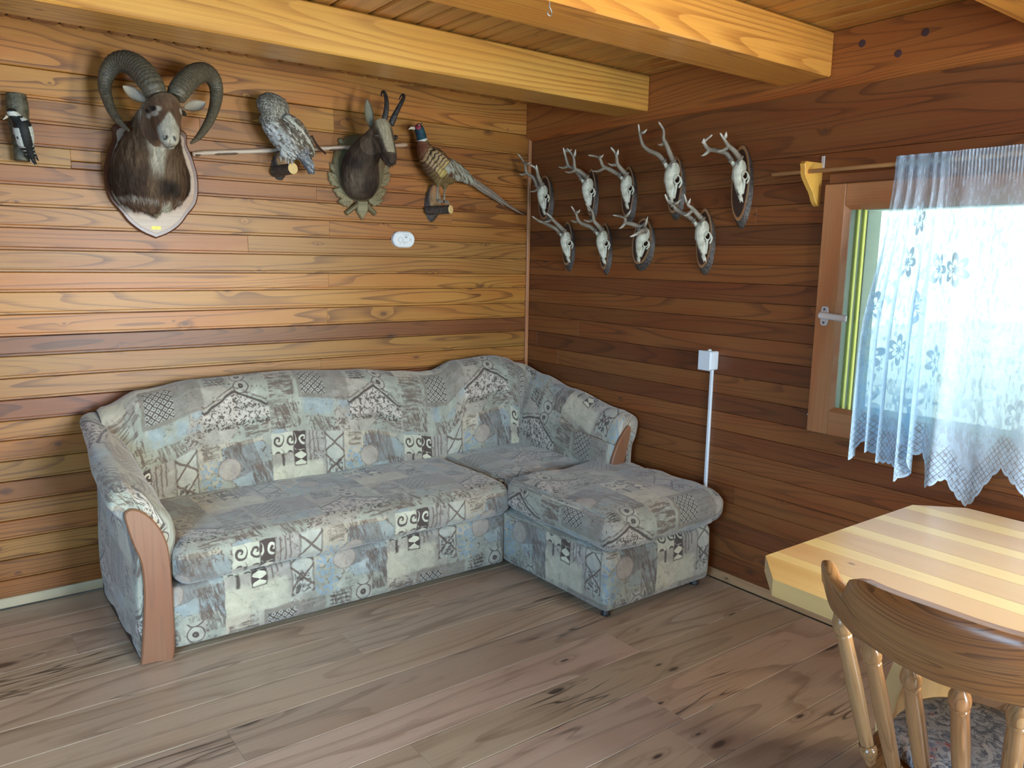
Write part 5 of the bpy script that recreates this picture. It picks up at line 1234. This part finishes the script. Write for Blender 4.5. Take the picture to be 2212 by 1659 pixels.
roe('second roe buck skull from the corner in the lower row', [(-0.05, -0.7061, 1.6649)][0], [(-0.05, -0.7111, 1.4892)][0], [(-0.012, -0.642, 1.5679), (-0.012, -0.7239, 1.5679), (-0.012, -0.6785, 1.7073), (-0.012, -0.6931, 1.4257)],
    [([(-0.085, -0.6552, 1.6303), (-0.108, -0.6374, 1.6575), (-0.126, -0.5975, 1.6798), (-0.141, -0.5877, 1.7072), (-0.156, -0.5947, 1.7395), (-0.17, -0.5746, 1.7863)], [tuple([(-0.126, -0.58, 1.6913), (-0.138, -0.541, 1.7142)]), tuple([(-0.156, -0.5986, 1.7476), (-0.168, -0.645, 1.7644)])]),
     ([(-0.085, -0.6958, 1.6407), (-0.113, -0.6999, 1.6726), (-0.134, -0.7011, 1.6989), (-0.153, -0.7154, 1.7463), (-0.17, -0.687, 1.795)], [tuple([(-0.134, -0.6929, 1.6991), (-0.146, -0.6502, 1.7135)])])], seed=7)
roe('roe buck skull with misshapen antlers on a tilted oval slice', [(-0.05, -1.0199, 1.6691)][0], [(-0.05, -0.9592, 1.5017)][0], [(-0.012, -0.883, 1.592), (-0.012, -1.0269, 1.5911), (-0.012, -0.95, 1.7237), (-0.012, -0.9661, 1.452)],
    [([(-0.085, -0.9741, 1.6418), (-0.113, -0.9638, 1.6617), (-0.134, -0.9395, 1.677), (-0.153, -0.9533, 1.7069), (-0.17, -0.891, 1.7288)], [tuple([(-0.134, -0.9395, 1.677), (-0.146, -0.9152, 1.6615)]), tuple([(-0.153, -0.9567, 1.712), (-0.165, -1.0139, 1.7502)])]),
     ([(-0.085, -1.0111, 1.6308), (-0.12, -1.0269, 1.632), (-0.146, -1.0275, 1.6246), (-0.17, -1.019, 1.6198)], [tuple([(-0.085, -1.0066, 1.6464), (-0.097, -1.0616, 1.7188)]), tuple([(-0.085, -1.0129, 1.6618), (-0.097, -0.9914, 1.6721)])])], tilt=0.2, seed=8)
roe('lowest right roe buck skull, with tall antlers crossing the one above', [(-0.05, -1.3751, 1.6987)][0], [(-0.05, -1.382, 1.51)][0], [(-0.012, -1.3021, 1.5975), (-0.012, -1.403, 1.5968), (-0.012, -1.3413, 1.7515), (-0.012, -1.3631, 1.4405)],
    [([(-0.085, -1.3384, 1.6375), (-0.108, -1.3169, 1.6717), (-0.126, -1.2712, 1.7069), (-0.141, -1.2628, 1.7362), (-0.156, -1.2407, 1.7709), (-0.17, -1.234, 1.8123)], [tuple([(-0.141, -1.2621, 1.7461), (-0.153, -1.3161, 1.7847)])]),
     ([(-0.085, -1.3818, 1.6564), (-0.113, -1.371, 1.6946), (-0.134, -1.3612, 1.7279), (-0.153, -1.3568, 1.7513), (-0.17, -1.3488, 1.8061)], [tuple([(-0.134, -1.3622, 1.7134), (-0.146, -1.3323, 1.7114)]), tuple([(-0.153, -1.3565, 1.7562), (-0.165, -1.3838, 1.7854)])])], seed=9)

# ------------------------------------------------------------------ white detector on the back wall
M['whitep'] = plain('white_plastic', (.74, .78, .78), .4, var=.02); M['greyp'] = plain('grey_print', (.22, .27, .28), .6)
det = empty('carbon_monoxide_detector', (-.87, 0, 1.60), 'white rounded gas detector on the back wall below the chamois', 'detector')
def stadium(hw, hh, n=12): 
    r = hh; return [(hw - r + r * math.cos(a), r * math.sin(a)) for a in [-PI / 2 + PI * k / n for k in range(n + 1)]] + [(-hw + r + r * math.cos(a), r * math.sin(a)) for a in [PI / 2 + PI * k / n for k in range(n + 1)]]
db = basis(*BACK, (-.868, 0, 1.597))
mk('housing', prism(stadium(.066, .0425), 0, .026, .006), M['whitep'], det, mw=db)
mk('face', prism(stadium(.057, .035), .0255, .0275, .001), M['whitep'], det, mw=db)
ring = [(-.024 + .0135 * math.cos(t), .0135 * math.sin(t) - .002, .0278) for t in [2 * PI * k / 28 for k in range(29)]]
pr = [tube(ring, .0008, 6), cbox((-.043, -.004, .0272), (-.038, -.0025, .0282), 0), cbox((-.0095, -.0035, .0272), (-.004, -.002, .0282), 0), cbox((-.008, .0225, .0272), (.026, .0245, .0282), 0), cbox((-.034, -.0245, .0272), (-.016, -.0232, .0282), 0),
      cbox((-.010, -.0255, .0272), (.004, -.0243, .0282), 0), cbox((.030, -.007, .0272), (.0405, -.0055, .0282), 0), cbox((.030, .004, .0272), (.0405, .0055, .0282), 0), cbox((.039, -.007, .0272), (.0405, .0055, .0282), 0), cbox((.030, -.001, .0272), (.0395, .0005, .0282), 0)]
pr += [xf(lathe([(.0035, 0), (.0033, .0008)], 12), Matrix.Translation((-.003, -.015, .0272))), tube([(.009 + .004 * math.cos(t), -.0155 + .004 * math.sin(t), .0276) for t in [.8 + k * .5 for k in range(10)]], .0006, 5), cbox((.0165, -.019, .0272), (.0178, -.012, .0282), 0), xf(ellipsoid((0, 0, 0), (.009, .0035, .0005), None, 14, 6), Matrix.Translation((.009, .012, .0276)))]
mk('print', join(*pr), M['greyp'], det, mw=db)

# ------------------------------------------------------------------ surface box and conduit on the right wall
M['conduit'] = plain('white_conduit', (.66, .74, .80), .45, var=.03)
jb = empty('wall_conduit', (0, -1.43, 0), 'white surface box on a thin vertical cable conduit beside the sofa', 'conduit')
mk('box', cbox((-.060, -1.463, 1.006), (0, -1.395, 1.094), .005), M['conduit'], jb); mk('box_lid', cbox((-.066, -1.464, 1.004), (-.061, -1.394, 1.096), .002), M['conduit'], jb)
mk('gland', xf(lathe([(.010, 0), (.010, .004), (.007, .008)], 12), Matrix.Translation((-.03, -1.43, 1.093))), M['conduit'], jb)
mk('conduit_tube', cbox((-.014, -1.440, .05), (0, -1.424, 1.008), .003), M['conduit'], jb)

# ------------------------------------------------------------------ curtain rail with its bracket
M['pine'] = wood('yellow_pine', (.70, .44, .09), (.55, .30, .05), ring=9, contrast=.4, knots=0, fibre=.25, rough=.4, coat=.3, tint=False)
rod = mk('curtain_rod', tube([(0, 0, -.45), (0, 0, 1.0)], .0085, 16), plain('rod_wood', (.52, .30, .13), .45), smooth=True, mw=basis((1, 0, 0), (0, 0, 1), (0, -1, 0), (-.098, -2.21, 1.867)))
tag(rod, 'thin wooden curtain rod above the window', 'curtain rod')
brk = empty('curtain_bracket', (0, -1.92, 1.82), 'yellow pine scroll bracket holding the curtain rod', 'bracket')
bo = spline([(0, 1.908), (-.118, 1.904), (-.122, 1.880), (-.116, 1.850), (-.085, 1.815), (-.055, 1.785), (-.034, 1.752), (-.012, 1.736), (0, 1.738)], 5)
bo = [(0, 1.908), (-.118, 1.906)] + [p for p in bo if p[1] < 1.897 and p[0] < -.0005] + [(0, 1.738)]
loc = [(z, -x) for x, z in bo]
ar = sum(loc[i][0] * loc[(i + 1) % len(loc)][1] - loc[(i + 1) % len(loc)][0] * loc[i][1] for i in range(len(loc)))
if ar < 0: loc = loc[::-1]
mk('bracket_board', prism(loc, -.011, .011, .002), M['pine'], brk, mw=basis((0, 0, 1), (-1, 0, 0), (0, -1, 0), (0, -1.915, 0)))
mk('metal_hanger', cbox((-.006, -1.934, 1.885), (-.002, -1.920, 1.935), .0005), M['alu'], brk)

# ------------------------------------------------------------------ lace curtain
def lace():
    m = Mat('blue_cast_lace'); u, v, _ = m.coord('UV')             # metres of cloth: u along, v up from the hem tips
    V2 = m.vec(u, v)
    # flowers: 6 petals on a loose grid
    vo = m.voro(V2, 6.2, rnd=.75); px, py, _p = m.sep(vo.outputs['Position']); dx, dy = u - px / 1.0, v - py / 1.0
    q = m.node('ShaderNodeVectorMath', operation='SUBTRACT'); m.L.new(V2, q.inputs[0]); m.L.new(vo.outputs['Position'], q.inputs[1])
    r = (dx * dx + dy * dy).sqrt(); th = dy.atan2(dx); c0, c1, c2 = m.sep(vo.outputs['Color'], True)
    pet = (th * 3.0 + c0 * 6.0).cos().abs(); R = pet.pow(.6) * .045 + .014
    rr = r / R
    flower = 1.0 - rr.step(.92, 1.0); outline = (1.0 - (rr - .95).abs().step(.05, .12)); hole = 1.0 - (rr - .45).abs().step(.08, .22)
    centre = 1.0 - r.step(.008, .010)
    low = 1.0 - v.step(.30, .62)                                # rich border below, small sprigs above
    keep = (c1 < .28).max(low)
    # leaves / stems: curving ribbons
    st = ((u * 9.0 + (v * 5.0).sin() * 1.3 + m.noise(V2, 3, 1) * 2.5)).fract(); stem = (1.0 - (st - .5).abs().step(.03, .06)) * low
    leafv = m.voro(m.vec(u * 1.0 + v * .6, v * .45), 17, rnd=.9); leaf = (1.0 - X(m.nt, leafv.outputs['Distance']).step(.26, .33)) * low
    # trellis near the hem
    la, lb = ((u + v) * 42.0).fract(), ((u - v) * 42.0).fract()
    tre = ((1.0 - (la - .5).abs().step(.06, .12)).max(1.0 - (lb - .5).abs().step(.06, .12)))
    edge = m.attr('hem'); hem = X(m.nt, edge.outputs['Fac'])    # metres above the scalloped edge
    trz = (1.0 - hem.step(.11, .14))
    rim = 1.0 - hem.step(.010, .014)
    net = m.noise(V2, 420, 1) * .25 + m.noise(m.vec(u * 60, v * 22), 1, 3, .7).step(.50, .62) * .35
    op = net * .7 + .36 + low * .30
    op = op.max(flower * keep * (.95 - hole * .45)).max(outline * keep * .95).max(stem * .92).max(leaf * .90).max(tre * trz * .10 + trz * .62).max(rim * .97)
    op = op - (tre * trz * .45)
    op = op.max(rim * .97).max(centre * keep * .9)
    head = X(m.nt, m.attr('head').outputs['Fac']); op = op.max(head * .72)
    op = op.clamp()
    tp = m.node('ShaderNodeBsdfTransparent'); tl = m.node('ShaderNodeBsdfTranslucent'); tl.inputs[0].default_value = (.45, .84, .88, 1); df = m.node('ShaderNodeBsdfDiffuse'); df.inputs[0].default_value = (.62, .80, .97, 1)  # the cloth is white; the blue and teal light cast is tinted in
    m1 = m.node('ShaderNodeMixShader'); m1.inputs[0].default_value = .20; m.L.new(df.outputs[0], m1.inputs[1]); m.L.new(tl.outputs[0], m1.inputs[2])
    m2 = m.node('ShaderNodeMixShader'); m.L.new(op.so, m2.inputs[0]); m.L.new(tp.outputs[0], m2.inputs[1]); m.L.new(m1.outputs[0], m2.inputs[2])
    m.L.new(m2.outputs[0], m.out.inputs['Surface']); m.N.remove(m.b); return m.m
M['lace'] = lace()
# the left third hangs in deep pleats, the rest nearly flat; hem height against position along the rod
hem_pts = [(2.205, .775), (2.235, .768), (2.250, .835), (2.280, .815), (2.310, .790), (2.340, .775), (2.366, .770), (2.400, .740), (2.414, .722), (2.430, .745), (2.445, .810), (2.465, .835), (2.485, .800), (2.505, .735), (2.520, .725), (2.550, .750), (2.570, .768), (2.590, .735), (2.620, .700), (2.646, .684), (2.670, .710), (2.700, .770), (2.730, .820), (2.750, .845), (2.780, .815), (2.810, .790), (2.870, .700), (2.900, .690), (2.970, .800), (3.060, .840)]
def hem_z(y):
    y = -y
    if y <= hem_pts[0][0]: return hem_pts[0][1]
    for i in range(len(hem_pts) - 1):
        if y <= hem_pts[i + 1][0]:
            t = (y - hem_pts[i][0]) / (hem_pts[i + 1][0] - hem_pts[i][0]); return hem_pts[i][1] + (hem_pts[i + 1][1] - hem_pts[i][1]) * t
    return hem_pts[-1][1]
NU, NV = 620, 60; P, U, HEM, HEAD = [], [], [], []
ZT, ZR = 1.893, 1.867; UM = 1.55
for i in range(NU + 1):
    u = UM * i / NU; row, ur, hm, hd_ = [], [], [], []
    yb = -2.205 - (.275 * (u / .75) if u < .75 else .275 + .58 * (u - .75) / (UM - .75)); yt = -2.283 - (.19 * (u / .75) if u < .75 else .19 + .587 * (u - .75) / (UM - .75))
    zb = hem_z(yb) - .010 * abs(math.sin(u * PI / .034)) ** .7
    left = sst(.95, .60, u); ph_ = u * 2 * PI / (.135 + .10 * sst(.7, 1.0, u)) + 1.5 * math.sin(u * 8.3) + .9 * math.sin(u * 19 + 1)
    for j in range(NV + 1):
        t = j / NV; z = ZT + (zb - ZT) * (t ** .9)
        fall = sst(0.0, .60, t); y = yt + (yb - yt) * fall
        amp = (.004 + (.007 + .026 * left) * sst(.04, .5, t))
        x = -.108 + amp * math.sin(ph_ + .5 * t * math.sin(u * 5)) + .008 * math.sin(u * 17 + t * 3) * fall - .014 * fall
        y += .010 * left * math.cos(ph_) * fall
        near = math.exp(-((z - ZR) / .016) ** 2)                 # gathered tightly over the rod
        g = .0035 * math.sin(u * 420) * math.exp(-((z - ZR) / .05) ** 2)
        x = x + (-.110 - x) * near + g
        row.append((x, y, z)); ur.append((u, z - .68)); hm.append(max(0.0, z - zb)); hd_.append(sst(1.868, 1.876, z))
    P.append(row); U.append(ur); HEM += hm; HEAD += hd_
cur = grid_mesh('lace_curtain', P, U, M['lace'], None)
for nm, dat in (('hem', HEM), ('head', HEAD)):
    cur.data.attributes.new(nm, 'FLOAT', 'POINT').data.foreach_set('value', dat)
tag(cur, 'sheer white lace curtain with scalloped hem hanging over the window', 'curtain')

# ------------------------------------------------------------------ pine table
M['stave'] = wood('pine_stave', (.58, .47, .29), (.46, .32, .17), knot=(.13, .11, .10), ring=7, contrast=.4, knots=.16, stretch=.3, wscale=6, fibre=.15, rough=.32, coat=.35, cr=.18, bumpk=.06, red=(.96, .90, .84))
table = empty('dining_table', (-.88, -3.4, 0), 'pale pine table with clipped corners and striped laminated top', 'table')
TX0, TX1, TY0, TY1, TZ, TT = -1.380, -.378, -4.30, -2.642, .750, .042
c1, c2 = .118, .115
def tclip(x):   # far (left in the picture) end of the top at x, corners clipped
    e = TY1
    if x < TX0 + c1: e = TY1 - (TX0 + c1 - x) * (.105 / c1)
    if x > TX1 - c2: e = TY1 - (x - (TX1 - c2)) * (.115 / c2)
    return e
ws = [.125, .045, .115, .062, .120, .068, .118, .060, .115, .070, .104]; k = sum(ws); xs = [TX0]
for w in ws: xs.append(xs[-1] + w * (TX1 - TX0) / k)
tcol = [(1.0, .86, .56), (1.18, 1.12, .80), (1.0, .80, .60), (1.2, 1.18, .88), (.98, .83, .70), (1.2, 1.2, .92), (.98, .83, .72), (1.2, 1.18, .9), (.96, .78, .64), (1.25, 1.22, .85), (1.05, .9, .7)]  # golden first stave has the warm reflection at that corner painted in
for i in range(len(ws)):
    a, b = xs[i] + .0003, xs[i + 1] - .0003
    br = sorted({a, b} | {q for q in (TX0 + c1, TX1 - c2) if a < q < b})
    o = [(a, TY0), (b, TY0)] + [(q, tclip(q)) for q in reversed(br)]
    mid = (a + b) / 2; cyc = (TY0 + TY1) / 2                       # local x = -Y, local y = X  -> keep grain along y
    loc = [(p[1] - cyc, -(p[0] - mid)) for p in o]
    st_ = mk('stave', prism(loc, -TT, 0, .0006), M['stave'], table, mw=basis((0, 1, 0), (-1, 0, 0), (0, 0, 1), (mid, cyc, TZ))); st_.color = (*tcol[i], 1)
# underframe: cleats, two splayed trestle boards with feet, stretcher
def yz_box(name, lo, hi, b=.006): 
    c = [(p + q) / 2 for p, q in zip(lo, hi)]; d = [(q - p) / 2 for p, q in zip(lo, hi)]
    o = mk(name, cbox((-d[0], -d[1], -d[2]), d, b), M['stave'], table, mw=Matrix.Translation(c)); o.color = (1.0, .88, .62, 1); return o
for yy in (-2.90, -4.04):
    yz_box('cleat', (-1.22, yy - .035, .668), (-.54, yy + .035, .707))
    yz_box('foot', (-1.20, yy - .04, 0), (-.56, yy + .04, .07), .015)
    hw = spline([(.31, .0), (.285, .05), (.225, .13), (.200, .22), (.205, .30), (.170, .37), (.132, .43), (.150, .50), (.25, .575), (.29, .60)], 4)
    ol = [(-a, z) for a, z in hw][::-1]; loc = [(a, z) for a, z in hw] + ol
    loc = [(p[1], -p[0]) for p in loc]; ar = sum(loc[i][0] * loc[(i + 1) % len(loc)][1] - loc[(i + 1) % len(loc)][0] * loc[i][1] for i in range(len(loc)))
    if ar < 0: loc = loc[::-1]
    o = mk('trestle', prism(loc, -.02, .02, .004), M['stave'], table, mw=basis((0, 0, 1), (-1, 0, 0), (0, -1, 0), (-.88, yy, .069))); o.color = (1.05, .95, .75, 1)
yz_box('stretcher', (-.90, -4.02, .16), (-.86, -2.92, .24))

# ------------------------------------------------------------------ spindle-back chair
M['chair'] = wood('oiled_chair_wood', (.27, .135, .048), (.10, .042, .016), knot=(.02, .014, .014), ring=14, contrast=1.0, knots=.22, stretch=1.5, wscale=24, fibre=.7, rough=.35, coat=.3, cr=.2)
M['spindle'] = wood('spindle_wood', (.31, .178, .078), (.15, .074, .028), ring=14, contrast=.9, knots=.15, stretch=1.2, wscale=34, fibre=.5, rough=.25, coat=.6, cr=.12)
chair = empty('spindle_back_chair', (-1.24, -3.205, 0), 'turned-spindle wooden chair with carved top rail pushed to the table', 'chair')
CY = -3.205
def rail_c(t):   # centre line of the top rail in plan
    return Vector((-1.553 + .085 * abs(t) ** 2.2, CY - .262 * t, 0))
RV, RF = [], []; NT = 64
for i in range(NT + 1):
    t = -1 + 2 * i / NT; c = rail_c(t); d = (rail_c(min(1, t + .01)) - rail_c(max(-1, t - .01))).normalized(); nn = Vector((-d.y, d.x, 0)); nn = nn if nn.x < 0 else -nn     # outward (back)
    at = abs(t)
    top = lerpf([0, .50, .60, .655, .72, .82, .97, 1.0], [.904, .900, .893, .884, .850, .858, .886, .882], at)
    bot = lerpf([0, .6, .85, 1.0], [.764, .774, .788, .830], at)
    th = lerpf([0, .56, .70, .9, 1.0], [.023, .022, .017, .015, .011], at); lean = .05
    z0, z1 = bot, top; pr_ = []
    for (a, b) in ((-.75, .0), (-1, .12), (-1, .80), (-.86, .93), (-.55, 1.0), (.45, 1.0), (.85, .94), (1, .82), (1, .12), (.75, 0)):
        z = z0 + (z1 - z0) * b; p = c + nn * (-a * th) + nn * ((z - .78) * .12); pr_.append((p.x, p.y, z))
    RV += pr_
m_ = 10
for i in range(NT):
    for k in range(m_): a, b = i * m_ + k, i * m_ + (k + 1) % m_; RF.append((a, b, b + m_, a + m_))
RF += [tuple(range(m_)), tuple(reversed(range(NT * m_, (NT + 1) * m_)))]
Lm = basis((0, -1, 0), (0, 0, 1), (-1, 0, 0), (-1.55, CY, .85)); Li = Lm.inverted()
mk('top_rail', ([Li @ Vector(p) for p in RV], RF), M['chair'], chair, True, mw=Lm, auto=50)
sp_prof = [(.0, .0105), (.03, .0125), (.075, .0175), (.105, .0185), (.12, .0150), (.135, .0165), (.15, .0145), (.40, .0165), (.62, .0170), (.80, .0155), (.835, .0165), (.85, .0148), (.868, .0185), (.915, .0190), (.955, .0140), (1.0, .0090)]
tt = [.86, .52, .175, -.175, -.52, -.86]
for k, t in enumerate(tt):
    p1 = rail_c(t * .985); zt = lerpf([0, .6, .85, 1.0], [.764, .774, .788, .830], abs(t)) + .006; p1 = Vector((p1.x - .002, p1.y, zt)) 
    p0 = Vector((-1.440 + .040 * abs(t) ** 2, CY - .193 * t, .440)); d = p1 - p0
    z = d.normalized(); x_ = z.cross(Vector((0, 1, 0))).normalized(); y_ = z.cross(x_)
    # local x runs along the spindle so the grain does too
    V, F = lathe([(r, s * d.length) for s, r in spline(sp_prof, 3)], 18); V = [(p[2], p[0], p[1]) for p in V]
    o = mk('spindle', (V, F), M['spindle'], chair, True, mw=basis(z, x_, y_, p0), auto=60); o.color = (.78, .62, .5, 1) if k == 0 else (1, 1, 1, 1)
# seat: rounded shield-shaped slab
so = []
for k in range(48):
    a = 2 * PI * k / 48; e = 2.7; ca, sa = math.cos(a), math.sin(a)
    so.append((-1.240 + .225 * math.copysign(abs(ca) ** (2 / e), ca), CY + (.225 + .012 * ca) * math.copysign(abs(sa) ** (2 / e), sa)))
mk('seat', xf(prism([(p[0] + 1.240, p[1] - CY) for p in so], -.040, 0, .008), Matrix.Identity(4)), M['chair'], chair, True, mw=Matrix.Translation((-1.240, CY, .448)), auto=40)
lp = [(0, .014), (.05, .016), (.30, .021), (.34, .016), (.37, .022), (.40, .016), (.80, .024), (.90, .021), (1.0, .016)]
for sx, sy in ((-1, -1), (-1, 1), (1, -1), (1, 1)):
    p1 = Vector((-1.240 + sx * .13, CY + sy * .13, .405)); p0 = Vector((-1.240 + sx * .205, CY + sy * .20, 0)); d = p1 - p0; z = d.normalized(); x_ = z.cross(Vector((0, 1, 0))).normalized(); y_ = z.cross(x_)
    V, F = lathe([(r, s * d.length) for s, r in lp], 14); V = [(p[2], p[0], p[1]) for p in V]
    mk('leg', (V, F), M['spindle'], chair, True, mw=basis(z, x_, y_, p0), auto=60)
# seat pad
def pad_mat():
    m = Mat('floral_pad'); x, y, z = m.coord(); V2 = m.vec(x, y, z * .3)
    a = m.noise(V2, 26, 4, .6, 1.5); b = m.noise(V2, 14, 3, .6, 2.0); f = m.voro(m.vec(x, y), 13, rnd=1.0)
    c = m.mix(a.step(.40, .56), (.10, .135, .20), (.40, .45, .52)); c = m.mix(b.step(.54, .60), c, (.50, .54, .58))
    c = m.mix((b - .5).abs().step(.0, .02) * -1.0 + 1.0, c, (.05, .055, .08)); c = m.mix(m.noise(V2, 9, 2).step(.58, .64) * a.step(.45, .6), c, (.28, .06, .06))
    m.bump(a, .2, .004); return m.set(c, .9, sheen=.2)
pv = [(p[0] + 1.240, p[1] - CY) for p in so]; PV, PF = [], []
lev = [(.90, 0), (.965, .006), (.985, .018), (.96, .030), (.88, .037), (.60, .041), (.25, .042)]
for s, z in lev: PV += [(x * s, y * s, z + .002 * mnoise.noise(Vector((x * 20, y * 20, z * 20)))) for x, y in pv]
for i in range(len(lev) - 1):
    for k in range(48): a, b = i * 48 + k, i * 48 + (k + 1) % 48; PF.append((a, b, b + 48, a + 48))
PF += [tuple(reversed(range(48))), tuple(range(len(lev) * 48 - 48, len(lev) * 48))]
pad = mk('seat_pad', (PV, PF), pad_mat(), smooth=True, mw=Matrix.Translation((-1.205, CY, .4485))); pad.scale = (.84, .93, 1)
tag(pad, 'blue and white floral seat pad on the spindle-back chair', 'cushion')
